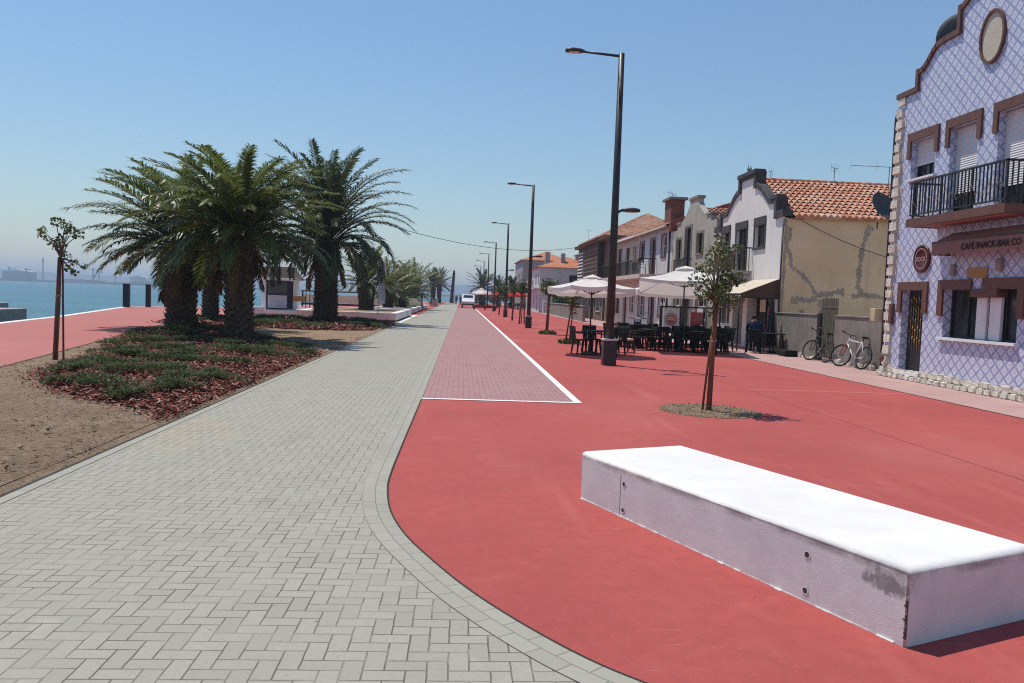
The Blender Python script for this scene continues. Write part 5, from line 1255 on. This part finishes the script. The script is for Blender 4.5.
# wooden armchair
t = thing('slatted_armchair', 'dark armchair with a pale seat standing alone right of the lamp post', 'chair', (0, 0, 0))
m = MB(); m.bbox(-.26, .26, -.25, .25, .40, .46, .02); m.build('seat', CREAMP, t)
m = MB()
for k in range(4): m.box(-.25, .25, .24+k*.012, .265+k*.012, .5+k*.12, .59+k*.12)
m.build('backrest', WOODD, t)
for sx in (-1, 1):
    m = MB(); m.tube([(sx*.28, -.27, 0), (sx*.28, -.25, .66)], .03, 6); m.build('leg', WOODD, t)
    m = MB(); m.tube([(sx*.28, .36, 0), (sx*.28, .25, .45), (sx*.28, .30, 1.0)], .03, 6); m.build('leg', WOODD, t)
    m = MB(); m.box(sx*.28-.04, sx*.28+.04, -.3, .3, .64, .68); m.build('armrest', WOODD, t)
t.location = (5.35, 25.9, 0); t.rotation_euler = (0, 0, R(100))
# ------------------------------------------------------------------ wind screens
def screen(label, x0, x1, y, h, mid=(), deco=None):
    t = thing('wind_screen', label, 'screen', (x0, y, 0), 'glazed wind screens of the terrace'); m = MB()
    xs = [x0, *mid, x1]
    for x in xs: m.box(x-.03, x+.03, y-.03, y+.03, 0, h)
    for a, b in zip(xs, xs[1:]): m.box(a+.03, b-.03, y-.025, y+.025, h-.06, h); m.box(a+.03, b-.03, y-.025, y+.025, .05, .11); m.box(a+.03, b-.03, y-.02, y+.02, .62, .66)
    m.build('frame', BLACK, t)
    for a, b in zip(xs, xs[1:]):
        m = MB(); m.box(a+.03, b-.03, y-.005, y+.005, .66, h-.06); m.build('pane', CLEAR, t)
    if deco: deco(t)
    return t
def deco1(t):
    y = 30.98; m = MB(); m.box(7.95, 8.55, y-.012, y-.006, .5, 1.46); b = m.build('advert_panel', SHUT, t)
    m = MB(); n = 30; m.face([(8.24+.25*math.cos(2*math.pi*k/n), y-.014, 1.05+.25*math.sin(2*math.pi*k/n)) for k in range(n)]); m.build('red_disc', POSTER1, b)
    m = MB(); a = [(8.24+.20*math.cos(2*math.pi*k/n), y-.016, 1.05+.20*math.sin(2*math.pi*k/n)) for k in range(n)]; c = [(8.24+.175*math.cos(2*math.pi*k/n), y-.016, 1.05+.175*math.sin(2*math.pi*k/n)) for k in range(n)]
    m.mesh(a+c, [(k, (k+1) % n, n+(k+1) % n, n+k) for k in range(n)]); m.box(8.10, 8.38, y-.018, y-.015, 1.0, 1.06); m.box(8.14, 8.34, y-.018, y-.015, 1.09, 1.13); m.build('disc_marking', CREAMP, b)
    m = MB(); m.box(9.0, 9.5, y-.016, y-.006, .85, 1.35); m.build('red_notice', POSTER1, t)
screen('glazed wind screen with a red round advert panel behind the dark tables', 7.82, 10.2, 31.0, 1.56, (8.62, 9.55), deco1)
# menu boards along the row's foot
for i, (x, y, w_, h_, mt, lab) in enumerate(((11.3, 44, .9, 1.7, M('pinkish_board', (.50, .42, .44)), 'pale mauve board leaning on the pale blue house front'), (11.35, 36.9, 1.0, 1.5, SHUT, 'white board standing against the weathered house front'))):
    t = thing('menu_board', lab, 'board', (x, y, 0)); m = MB(); m.box(x, x+.04, y, y+w_, .1, h_); m.build('panel', mt, t); m = MB(); m.box(x-.005, x+.05, y-.03, y-.001, 0, h_); m.box(x-.005, x+.05, y+w_+.001, y+w_+.03, 0, h_); m.build('frame', WHITE, t)
# black block on the pavement
m = MB(); m.bbox(10.95, 11.4, 26.3, 27.0, .004, .22, .05); top(m, 'umbrella_weight', RUBBER, 'low black block lying on the pavement at the grey wall corner', 'block', org=(11.2, 26.6, 0))
# closed dark parasol standing at the corner
t = thing('closed_parasol', 'closed dark parasol standing at the corner of the beige wall', 'parasol', (11.2, 28.3, 0))
m = MB(); m.tube([(11.2, 28.3, 0), (11.2, 28.3, 2.1)], .02, 8); m.build('pole', BLACK, t)
m = MB(); prof = [(.03, 1.95), (.07, 1.7), (.10, 1.2), (.15, .6), (.17, .25)]; vs = []; n = 16
for r_2, z in prof:
    for k in range(n): q = r_2*(1+.25*(k % 2)); vs.append((11.2+q*math.cos(2*math.pi*k/n), 28.3+q*math.sin(2*math.pi*k/n), z))
m.mesh(vs, [(i*n+k, i*n+(k+1) % n, (i+1)*n+(k+1) % n, (i+1)*n+k) for i in range(4) for k in range(n)]); m.build('folded_canopy', fabric('dark_canvas', (.04, .035, .045), .05), t)
m = MB(); m.lathe([(.22, 0), (.22, .06), (.05, .1)], (11.2, 28.3, .004), 14); m.build('base', BLACK, t)
# scooter
t = thing('motor_scooter', 'dark motor scooter parked facing the street behind the cafe tables', 'scooter')
for yy in (-.55, .55):
    m = MB(); m.lathe([(.10, -.05), (.2, -.06), (.24, -.03), (.24, .03), (.2, .06), (.10, .05)], (0, 0, 0), 18); m.v = [(v[2], yy+v[0], .24+v[1]) for v in m.v]; wh = m.build('wheel', RUBBER, t, True)
m = MB(); m.prism([(-.62, .42), (-.5, .62), (-.42, 1.0), (-.36, 1.0), (-.36, .45), (-.05, .28), (.1, .35), (.15, .68), (.7, .72), (.75, .55), (.55, .48), (.3, .22), (-.25, .18)], -.14, .14, 'x'); m.build('body', M('scooter_green', (.015, .03, .028), None, 3, .3, .5), t)
m = MB(); m.bbox(-.12, .12, .14, .68, .70, .80, .03); m.build('saddle', RUBBER, t)
m = MB(); m.tube([(-.33, -.36, 1.06), (-.1, -.42, 1.03), (.1, -.42, 1.03), (.33, -.36, 1.06)], .018, 6); m.build('handlebar', BLACK, t)
m = MB(); m.bbox(-.1, .1, -.56, -.4, .9, 1.06, .03); m.build('headlight', SILVER, t)
for sx in (-1, 1):
    m = MB(); m.tube([(sx*.2, -.42, 1.05), (sx*.28, -.44, 1.22)], .008, 5); m.lathe([(.01, -.01), (.05, 0), (.01, .01)], (0, 0, 0), 10); k = len(m.v)-30
    m.v = m.v[:k]+[(sx*.3+v[0], -.44+v[2], 1.26+v[1]) for v in m.v[k:]]; m.build('mirror', SILVER, t)
t.location = (6.85, 30.6, 0); t.rotation_euler = (0, 0, R(-15))
# ------------------------------------------------------------------ bicycles
def bicycle(label, loc, rz, lean, fm, accent):
    t = thing('bicycle', label, 'bicycle', (0, 0, 0), 'bicycles leaning on the yard wall')
    Rw = .335; fy, ry = .54, -.52
    for yy, st in ((fy, .35), (ry, 0)):
        m = MB(); n = 32; q = 8; rot = Matrix.Rotation(st, 3, 'Z')
        vs = []
        for k in range(n):
            a = 2*math.pi*k/n
            for j in range(q): b = 2*math.pi*j/q; rr = Rw-.022+.022*math.cos(b); vs.append(rot @ Vector((.022*math.sin(b), rr*math.cos(a), rr*math.sin(a)))+Vector((0, yy, Rw)))
        m.mesh(vs, [(k*q+j, ((k+1) % n)*q+j, ((k+1) % n)*q+(j+1) % q, k*q+(j+1) % q) for k in range(n) for j in range(q)]); wh = m.build('wheel', RUBBER, t, True)
        m = MB(); ring = [rot @ Vector((0, (Rw-.05)*math.cos(2*math.pi*k/n), (Rw-.05)*math.sin(2*math.pi*k/n)))+Vector((0, yy, Rw)) for k in range(n+1)]; m.tube(ring, .008, 6, False)
        for k in range(18):
            a = 2*math.pi*k/18; m.tube([rot @ Vector((.02*(-1)**k, .02*math.cos(a+.8), .02*math.sin(a+.8)))+Vector((0, yy, Rw)), rot @ Vector((0, (Rw-.05)*math.cos(a), (Rw-.05)*math.sin(a)))+Vector((0, yy, Rw))], .0022, 3, False)
        m.tube([(-.045, yy, Rw), (.045, yy, Rw)], .022, 8); m.build('rim', M('dull_rim', (.25, .25, .25), None, 4, .5, .4), wh, True)
    bb = Vector((0, -.08, .29)); seat = Vector((0, -.26, .80)); head = Vector((0, .36, .83)); hd2 = Vector((0, .395, .70)); rear = Vector((0, ry, Rw))
    m = MB(); m.tube([bb, seat], .019, 8); m.tube([seat+Vector((0, .015, -.05)), head+Vector((0, 0, -.02))], .02, 8); m.tube([bb, hd2], .023, 8); m.tube([hd2+Vector((0, .01, -.03)), head+Vector((0, -.005, .03))], .026, 8)
    for sx in (-1, 1): m.tube([bb, rear+Vector((sx*.05, 0, 0))], .011, 6); m.tube([seat+Vector((0, 0, -.05)), rear+Vector((sx*.05, 0, 0))], .010, 6)
    m.build('frame', fm, t, True)
    m = MB()
    for sx in (-1, 1): m.tube([hd2+Vector((sx*.05, .01, -.04)), Vector((sx*.055, .50, .5)), Vector((sx*.05, fy, Rw))], .014, 6)
    m.tube([hd2+Vector((-.05, .01, -.04)), hd2+Vector((.05, .01, -.04))], .02, 6); m.build('fork', accent, t, True)
    m = MB(); m.tube([head+Vector((0, 0, .03)), head+Vector((0, -.02, .12)), head+Vector((0, .06, .14))], .014, 6); m.tube([head+Vector((-.30, 0, .17)), head+Vector((-.1, .06, .14)), head+Vector((.1, .06, .14)), head+Vector((.30, 0, .17))], .013, 6); m.tube([head+Vector((-.31, -.01, .172)), head+Vector((-.19, .035, .16))], .02, 6); m.tube([head+Vector((.31, -.01, .172)), head+Vector((.19, .035, .16))], .02, 6); m.build('handlebar', BLACK, t, True)
    m = MB(); sp = seat+Vector((0, -.04, .13)); m.mesh([sp+Vector(v) for v in ((-.07, -.12, 0), (.07, -.12, 0), (.075, -.05, .01), (.02, .12, -.005), (-.02, .12, -.005), (-.075, -.05, .01), (-.06, -.11, -.04), (.06, -.11, -.04), (.015, .11, -.035), (-.015, .11, -.035))], [(0, 1, 2, 5), (5, 2, 3, 4), (0, 6, 7, 1), (4, 3, 8, 9), (6, 9, 8, 7), (0, 5, 4, 9, 6), (1, 7, 8, 3, 2)]); m.tube([seat, seat+Vector((0, -.02, .12))], .014, 6); m.build('saddle', RUBBER, t)
    m = MB(); m.lathe([(.02, -.008), (.09, -.005), (.09, .005), (.02, .008)], (0, 0, 0), 20); m.v = [(.05+v[2], bb.y+v[0], bb.z+v[1]) for v in m.v]
    for sg_ in (-1, 1):
        e = bb+Vector((sg_*.075, .12*sg_, -.12*sg_)); m.tube([bb+Vector((sg_*.07, 0, 0)), e], .012, 6); m.box(e.x-.045, e.x+.045, e.y-.04, e.y+.04, e.z-.01, e.z+.01)
    m.tube([bb+Vector((-.08, 0, 0)), bb+Vector((.08, 0, 0))], .018, 6); m.build('crankset', STEEL, t)
    t.location = loc; t.rotation_euler = (0, R(lean), R(rz)); return t
bicycle('silver and red mountain bicycle leaning on the grey wall, nearest the tiled house', (11.12, 22.15, .004), 8, 15, SILVER, REDP)
bicycle('dark bicycle leaning on the grey wall, half behind the silver one', (11.2, 24.45, .004), 3, 14, BLACK, BLACK)
# ------------------------------------------------------------------ waterfront left
GB = 'dark posts on the quay edge'
for i, (x, y, lab) in enumerate(((-23.6, 58.2, 'leftmost dark square post on the quay edge'), (-22.9, 60.3, 'middle dark square post on the quay edge'), (-22.3, 62.3, 'dark square post on the quay partly behind the left palm'))):
    t = thing('quay_post', lab, 'post', (x, y, 0), GB); s_ = .19 if i == 0 else .15
    m = MB(); m.bbox(x-s_, x+s_, y-s_, y+s_, .0, 1.6, .02); m.build('shaft', M('navy_black_paint', (.012, .014, .022), None, 3, .5, .4), t); m = MB(); m.bbox(x-s_-.02, x+s_+.02, y-s_-.02, y+s_+.02, 1.6, 1.66, .015); m.build('cap', BLACK, t)
m = MB(); m.bbox(-30, -23.9, 41.2, 44.0, -.3, .42, .04); top(m, 'quay_slab', CONC, 'upper grey concrete slab at the water edge, far left', 'slab', 'concrete slabs at the quay')
m = MB(); m.bbox(-27, -21.4, 38.0, 41.0, -.6, .25, .04); top(m, 'quay_slab', CONC, 'lower grey concrete slab in front at the water edge, far left', 'slab', 'concrete slabs at the quay')
# white planters
def planter(label, x0, x1, y0, y1, h):
    t = thing('white_planter', label, 'planter', ((x0+x1)/2, y0, 0), 'white planters along the path'); m = MB(); w_ = .45
    m.bbox(x0, x1, y0, y0+w_, .08, h, .03); m.bbox(x0, x1, y1-w_, y1, .08, h, .03); m.bbox(x0, x0+w_, y0+w_+.002, y1-w_-.002, .08, h, .03); m.bbox(x1-w_, x1, y0+w_+.002, y1-w_-.002, .08, h, .03); m.build('rim', WHITEP, t)
    m = MB(); m.box(x0+.1, x1-.1, y0+.1, y1-.1, .005, .08); m.build('plinth', CONC, t)
    m = MB(); m.box(x0+w_-.02, x1-w_+.02, y0+w_-.02, y1-w_+.02, .1, h-.07); m.build('soil', SOIL, t)
planter('nearest long white planter bench with a small palm in it', -9.6, -3.75, 47.2, 60.8, .5)
planter('second white planter along the path, with bushy small palms', -7.6, -4.0, 67, 95, .45)
sheet('planter_apron', [(-3.75, 46), (LX, 46), (LX, 64), (-3.75, 64)], .006, WHITEP)
# banner
t = thing('banner_pole', 'slim pole with a hanging grey banner before the small palm', 'banner', (-4.7, 45.8, 0))
m = MB(); m.tube([(-4.7, 45.8, 0), (-4.7, 45.8, 3.4)], .03, 8); m.build('pole', SILVER, t)
m = MB(); n = 12; vs = []
for i in range(n+1):
    z = 3.35-i*.19; vs += [(-4.67, 45.8, z), (-4.5+.03*math.sin(i*.9), 45.8-.04*math.sin(i*.7), z), (-4.33+.04*math.sin(i*.8), 45.78+.05*math.sin(i*.6), z-.02)]
m.mesh(vs, [(i*3+j, i*3+j+1, i*3+j+4, i*3+j+3) for i in range(n) for j in range(2)]); m.build('banner_cloth', BANNERM, t, True, False)
# kiosk
kx, ky = -12.15, 54
t = thing('kiosk', 'small white kiosk with dark window frames and curved roof between the palms', 'kiosk', (kx, ky, 0))
m = MB(); m.bbox(kx-1.6, kx+2.2, ky-.9, ky+2.9, 0, .28, .03); m.build('base_slab', WHITEP, t)
m = MB(); m.bbox(kx-1.05, kx+1.0, ky, ky+2, .28, 2.25, .02); m.build('body', WHITE, t)
NAVY = M('navy_frame', (.015, .02, .035), None, 3, .5, .4)
m = MB()
for a, b, c_, d_ in ((-.75, -.66, .35, 2.2), (.62, .71, .35, 2.2), (-.66, .62, 1.25, 1.33), (-.66, .62, 2.1, 2.2), (-.66, .62, .33, .42)): m.box(kx+a, kx+b, ky-.05, ky-.002, c_, d_)
fr = m.build('window_frame', NAVY, t)
m = MB(); m.box(kx-.66, kx+.62, ky-.02, ky-.004, 1.33, 2.1); m.build('pane', GLASS, fr)
m = MB(); m.box(kx-.6, kx+.56, ky-.03, ky-.021, .5, 1.18); m.build('panel', M('grey_panel', (.55, .56, .60)), fr)
m = MB(); m.box(kx+.72, kx+1.0, ky-.03, ky-.004, .35, 2.2); m.build('side_panel', NAVY, t)
m = MB(); a = [(kx-1.25, ky-.25), (kx+1.2, ky-.25), (kx+1.2, ky+2.25), (kx-1.25, ky+2.25)]; b = [(kx-.9, ky+.15), (kx+.75, ky+.15), (kx+.75, ky+1.85), (kx-.9, ky+1.85)]
m.mesh([(*p, 2.4) for p in a]+[(*p, 3.15) for p in b], [(0, 1, 5, 4), (1, 2, 6, 5), (2, 3, 7, 6), (3, 0, 4, 7), (4, 5, 6, 7), (3, 2, 1, 0)]); m.build('roof', M('brown_shingle', (.20, .15, .12), (.14, .105, .085), 9, .9, .2, .01), t)
m = MB(); m.bbox(kx-1.3, kx+1.25, ky-.3, ky+2.3, 2.25, 2.4, .02); m.build('fascia', WHITE, t)
m = MB(); n = 16; A = []; B = []
for k in range(n+1):
    u = k/n; x = kx-.2+2.6*u; z = 3.75-1.35*u**1.8; A += [(x, ky-.35, z), (x, ky-.2, z)]; B += [(x, ky-.35, z+.16), (x, ky-.2, z+.16)]
for k in range(n): m.face([A[2*k], A[2*k+2], B[2*k+2], B[2*k]]); m.face([A[2*k+1], A[2*k+3], B[2*k+3], B[2*k+1]]); m.face([B[2*k], B[2*k+2], B[2*k+3], B[2*k+1]]); m.face([A[2*k], A[2*k+2], A[2*k+3], A[2*k+1]])
m.build('curved_fascia', WHITE, t)
for xx in (kx+1.9, kx+2.15):
    m = MB(); m.tube([(xx, ky-.28, .28), (xx, ky-.28, 2.45)], .03, 8); m.build('canopy_post', BLACK, t)
m = MB(); m.box(kx+1.02, kx+2.2, ky-.3, ky+1.6, 2.32, 2.38); m.build('canopy', M('blue_grey_canopy', (.35, .42, .50)), t)
m = MB(); m.bbox(kx+1.05, kx+1.85, ky-.3, ky+.1, .9, 1.25, .02); m.build('counter_sign', OCHRE, t)
GWB = 'white concrete blocks by the kiosk'
for i, (x, y, sx, lab) in enumerate(((-9.6, 52.2, .9, 'white concrete block right of the kiosk'), (-13.6, 51.5, 1.1, 'white concrete block left of the kiosk'))):
    m = MB(); m.bbox(x-sx, x+sx, y-.3, y+.3, 0, .5, .04); top(m, 'white_block', WHITEP, lab, 'block', GWB, org=(x, y, 0))
# cream panelled shelter wall and rails on the quay behind
t = thing('quay_railing', 'low cream panelled barrier with dark rails on the quay behind the palms', 'barrier', (-11, 82, 0))
for k in range(4):
    x0 = -16+k*3.0; m = MB(); m.box(x0+.1, x0+2.9, 82, 82.08, .45, 1.25); m.build('panel', CREAMP, t)
m = MB(); m.box(-16.1, -3.9, 81.95, 82.12, 1.55, 1.65); m.box(-16.1, -3.9, 81.95, 82.12, .2, .42)
for k in range(5): x0 = -16+k*3.0; m.box(x0-.07, x0+.07, 81.95, 82.12, 0, 1.55)
m.build('rail', BLACK, t)
m = MB(); m.bbox(-4.3, -3.4, 117, 117.9, 0, 1.05, .05); b_ = MB(); o = top(m, 'litter_bin', M('sand_plastic', (.52, .45, .36)), 'pale stone coloured litter bin beside the far end of the path', 'litter bin', org=(-3.85, 117.4, 0)); b_.bbox(-4.35, -3.35, 116.95, 117.95, 1.05, 1.15, .03); ORG[o.name] = Vector((-3.85, 117.4, 0)); b_.build('lid', CONC, o)
# ------------------------------------------------------------------ far end
t = thing('monument_column', 'tall slim dark column at the far end of the path', 'column', (-2.1, 180, 0))
m = MB(); m.bbox(-2.6, -1.6, 179.5, 180.5, 0, 1.2, .1); m.build('base', BLACK, t)
m = MB(); m.tube([(-2.1, 180, 1.2), (-2.0, 180, 4.0), (-1.85, 180, 6.6), (-1.8, 180, 7.3)], [.42, .36, .30, .18], 8); m.build('shaft', BLACK, t)
m = MB(); m.tube([(-1.55, 165, 0), (-1.55, 165, 2.2)], .13, 8); m.lathe([(.15, 2.2), (.16, 2.25), (.02, 2.4)], (-1.55, 165, 0), 8); top(m, 'white_post', WHITEP, 'short white post just right of the dark far column', 'post', org=(-1.55, 165, 0))
t = thing('parked_van', 'white van parked at the far end of the pink cycle strip', 'van', (.9, 112, 0))
m = MB(); m.prism([(111, .45), (111.0, .95), (111.9, 1.15), (112.7, 1.85), (115.2, 1.9), (115.4, 1.6), (115.45, .45)], .05, 1.85, 'x'); bd = m.build('body', CARW, t)
bv = bd.modifiers.new('bevel', 'BEVEL'); bv.width = .08; bv.segments = 2
m = MB(); m.face([(.25, 111.97, 1.2), (1.65, 111.97, 1.2), (1.6, 112.62, 1.8), (.3, 112.62, 1.8)]); m.build('windscreen', GLASS, t)
m = MB(); m.box(.03, .048, 112.8, 115.0, 1.2, 1.7); m.build('side_window', GLASS, t)
for xx in (.05, 1.65):
    for yy in (111.9, 114.6):
        m = MB(); m.tube([(xx, yy, .34), (xx+.2, yy, .34)], .34, 16); wh = m.build('wheel', RUBBER, t); m = MB(); m.tube([(xx-.005, yy, .34), (xx+.205, yy, .34)], .18, 12); m.build('rim', SILVER, wh)
for xx in (.3, 1.6):
    m = MB(); m.bbox(xx-.15, xx+.15, 110.95, 111.02, .75, .92, .02); m.build('headlight', SILVER, t)
m = MB(); m.bbox(.1, 1.8, 110.93, 111.05, .42, .62, .03); m.build('bumper', BLACK, t)
t = thing('red_barrier', 'low dark red barrier across the far end of the cycle strip', 'barrier', (3.2, 101, 0))
m = MB(); m.bbox(1.4, 4.6, 100.8, 101.2, .25, .6, .04); m.build('beam', DREDP, t)
for xx in (1.7, 3.0, 4.3):
    m = MB(); m.box(xx-.1, xx+.1, 100.9, 101.1, 0, .25); m.build('foot', BLACK, t)
# ------------------------------------------------------------------ people
def person(name, label, joints, edges, colour_of, loc, rz=0, hair=None):
    me = bpy.data.meshes.new(name); names = list(joints); me.from_pydata([joints[k][0] for k in names], [(names.index(a), names.index(b)) for a, b in edges], [])
    o = bpy.data.objects.new(name, me); COL.objects.link(o)
    sk = o.modifiers.new('skin', 'SKIN'); sk.use_smooth_shade = True
    for i, k in enumerate(names):
        r_ = joints[k][1]; me.skin_vertices[0].data[i].radius = (r_, r_) if not isinstance(r_, tuple) else r_
        me.skin_vertices[0].data[i].use_root = k == 'pelvis'
    ss = o.modifiers.new('sub', 'SUBSURF'); ss.levels = 2; ss.render_levels = 2
    dg = bpy.context.evaluated_depsgraph_get(); m2 = bpy.data.meshes.new_from_object(o.evaluated_get(dg)); bpy.data.objects.remove(o)
    o = bpy.data.objects.new(name, m2); COL.objects.link(o); m2.materials.clear()
    for mt in (SKIN, SHIRT, TROUS): m2.materials.append(mt)
    for f in m2.polygons: f.material_index = colour_of(f.center); f.use_smooth = True
    o.location = loc; o.rotation_euler = (0, 0, rz); tag(o, label, 'person')
    if hair:
        hc, hr = hair; m = MB(); m.lathe([(hr*math.cos(a), hr*1.1*math.sin(a)) for a in [R(x) for x in (-25, 0, 25, 50, 75, 89)]], hc, 14); h_ = m.build('hair', HAIR, None, True); h_.parent = o
    return o
def arm(J, E, s, sh, el, wr):
    J['sh%d' % s] = (sh, .07); J['el%d' % s] = (el, .048); J['wr%d' % s] = (wr, .034); ha = Vector(wr)+(Vector(wr)-Vector(el)).normalized()*.09
    J['ha%d' % s] = (tuple(ha), .036); E += [('chest', 'sh%d' % s), ('sh%d' % s, 'el%d' % s), ('el%d' % s, 'wr%d' % s), ('wr%d' % s, 'ha%d' % s)]
J = {'pelvis': ((0, 0, .55), (.15, .12)), 'waist': ((0, .0, .72), (.15, .11)), 'chest': ((0, -.02, 1.0), (.18, .12)), 'neck': ((0, -.03, 1.14), .055), 'head': ((0, -.05, 1.23), .085), 'crown': ((0, -.05, 1.32), .085)}
E = [('pelvis', 'waist'), ('waist', 'chest'), ('chest', 'neck'), ('neck', 'head'), ('head', 'crown')]
for s in (-1, 1):
    arm(J, E, s, (s*.20, -.02, 1.06), (s*.27, -.08, .80), (s*.18, -.32, .76))
    J['hip%d' % s] = ((s*.10, -.06, .52), .095); J['kn%d' % s] = ((s*.13, -.46, .50), .065); J['an%d' % s] = ((s*.13, -.44, .09), .045); J['to%d' % s] = ((s*.14, -.58, .05), .04)
    E += [('pelvis', 'hip%d' % s), ('hip%d' % s, 'kn%d' % s), ('kn%d' % s, 'an%d' % s), ('an%d' % s, 'to%d' % s)]
person('person', 'person in a navy shirt sitting at a table in the awning shade, seen from behind', J, E, lambda c: 0 if c.z > 1.13 or (c.y < -.22 and .70 < c.z < .85) else (1 if c.z > .62 else 2), (10.45, 27.9, .0), R(155), ((0, -.035, 1.28), .105))
dup(chair, (10.45, 27.9, 0), R(155), 'dark plastic chair under the person in the navy shirt')
def stand(label, loc, rz, shirt_z=.95):
    J = {'pelvis': ((0, 0, .95), (.15, .11)), 'waist': ((0, 0, 1.12), (.14, .10)), 'chest': ((0, 0, 1.35), (.18, .12)), 'neck': ((0, 0, 1.50), .055), 'head': ((0, -.01, 1.60), .085), 'crown': ((0, -.01, 1.68), .085)}
    E = [('pelvis', 'waist'), ('waist', 'chest'), ('chest', 'neck'), ('neck', 'head'), ('head', 'crown')]
    for s in (-1, 1):
        arm(J, E, s, (s*.2, 0, 1.42), (s*.26, .03, 1.14), (s*.27, -.04, .90)); J['hip%d' % s] = ((s*.1, 0, .88), .10); J['kn%d' % s] = ((s*.11, -.02+s*.05, .48), .068); J['an%d' % s] = ((s*.11, .02+s*.1, .09), .045); J['to%d' % s] = ((s*.12, -.1+s*.1, .05), .04)
        E += [('pelvis', 'hip%d' % s), ('hip%d' % s, 'kn%d' % s), ('kn%d' % s, 'an%d' % s), ('an%d' % s, 'to%d' % s)]
    return person('person', label, J, E, lambda c: 0 if c.z > 1.49 else (1 if c.z > .95 else 2), loc, rz, ((0, .01, 1.65), .10))
stand('far person in dark clothes walking on the path right of the dark column', (-.95, 150, .004), R(10))
stand('far person in dark clothes walking beside the white van', (-.1, 146, .004), R(30))
# ------------------------------------------------------------------ white chair on the balcony, antennas, wires
t = dup(chair, (WX-.55, 49.4, 3.4), R(80), 'white plastic chair on the long balcony of the pale pink house')
t['group'] = 'chairs on balconies'
for ch in list(t.children):
    ch.data = ch.data.copy(); ch.data.materials.clear(); ch.data.materials.append(SHUT)
def antenna(label, loc, h, L, rz, n=7):
    t = thing('roof_antenna', label, 'antenna', (0, 0, 0), 'television antennas on the roofs'); m = MB(); m.tube([(0, 0, 0), (0, 0, h)], .015, 6); m.build('mast', ANT, t)
    m = MB(); m.tube([(-L/2, 0, h), (L/2, 0, h)], .012, 5)
    for k in range(n): x = -L/2+L*k/(n-1); w_ = .2-.015*k; m.tube([(x, 0, h-w_), (x, 0, h+w_)], .005, 4)
    m.build('boom', ANT, t); t.location = loc; t.rotation_euler = (0, 0, rz); return t
antenna('small antenna on the terracotta ridge near its middle', (15.3, 32.7, 6.9), .62, .45, R(30), 4)
antenna('long antenna reaching out beside the tiled house gable', (17.0, 31.5, 5.9), 1.55, 3.2, R(0), 4)
antenna('antenna on the brick chimney of the pale blue house', (12.4, 47.6, 7.9), .3, 1.8, R(60), 7)
antenna('thin antenna on the terracotta ridge by the dark gable block', (12.6, 32.7, 6.9), .35, .2, R(20), 3)
antenna('antenna above the far orange roofs', (15, 96, 7.5), 2.6, 1.2, R(50), 5)
def cable(label, a, b, sag, r=.012):
    a, b = Vector(a), Vector(b); m = MB(); m.tube([a.lerp(b, k/24)-Vector((0, 0, sag*4*(k/24)*(1-k/24))) for k in range(25)], r, 5); return top(m, 'overhead_cable', RUBBER, label, 'cable', 'cables')
cable('long thin cable sagging across the sky from palms to the brown house', (-6.0, 50, 6.2), (11.9, 79, 7.0), 1.05, .018)
cable('thin cable drooping across the beige end wall', (12.35, 28.74, 4.85), (15.6, 28.2, 3.55), .12, .012)
cable('thin cable from the gable corner down to the tiled house', (11.72, 28.7, 4.95), (12.4, 28.74, 4.9), .02, .01)
# ------------------------------------------------------------------ far shore works
GC = 'harbour cranes on the far shore'
def crane(label, x, h, j):
    t = thing('harbour_crane', label, 'crane', (x, 1815, 3), GC); m = MB(); m.box(x-1, x+1, 1814, 1816, 3, h); m.build('tower', FARM, t); m = MB(); m.box(x-j*.3, x+j, 1814, 1816, h*.85, h*.85+1.6); m.build('jib', FARM, t)
for lab, x, h, j in (('far crane beside the large pale works at the left end', -985, 30, 14), ('tall thin far mast above the water, left of the young tree', -914, 52, 3), ('far crane just left of the palm fronds', -808, 34, 6), ('far crane pair, right one, left of the palm fronds', -795, 28, 8), ('far crane between young tree and pale tank building', -760, 26, 5), ('far crane above the works at the far left', -950, 28, 10)): crane(lab, x, h, j)
GF = 'works and warehouses on the far shore'
for lab, x, w_, h, mt in (('long grey far works at the left end of the shore', -975, 60, 20, FARM), ('pale far warehouse with white roof beside the dark posts', -716, 34, 17, FARL), ('low far shed right of the pale warehouse', -668, 60, 8, FARM), ('low far sheds left of the pale warehouse', -840, 90, 7, FARM)):
    t = thing('far_building', lab, 'building', (x, 1830, 3), GF); m = MB(); m.box(x-w_/2, x+w_/2, 1825, 1850, 3, h); m.build('wall', mt, t); m = MB(); m.prism([(x-w_/2-1, h), (x, h+h*.18), (x+w_/2+1, h)], 1824, 1851, 'y'); m.build('roof', FARL, t)
# ------------------------------------------------------------------ haze
g = G('haze_air'); g.t.nodes.remove(g.bsdf); pv = g.n('ShaderNodeVolumePrincipled'); pv.inputs['Density'].default_value = .00042; pv.inputs['Color'].default_value = (.62, .78, 1, 1); pv.inputs['Anisotropy'].default_value = .2
g.t.links.new(pv.outputs[0], g.t.nodes['Material Output'].inputs['Volume'])
m = MB(); m.box(-9500, 7000, -900, 9500, SEAZ-4, 80); o = m.build('haze', g.mat); tag(o, kind='stuff')
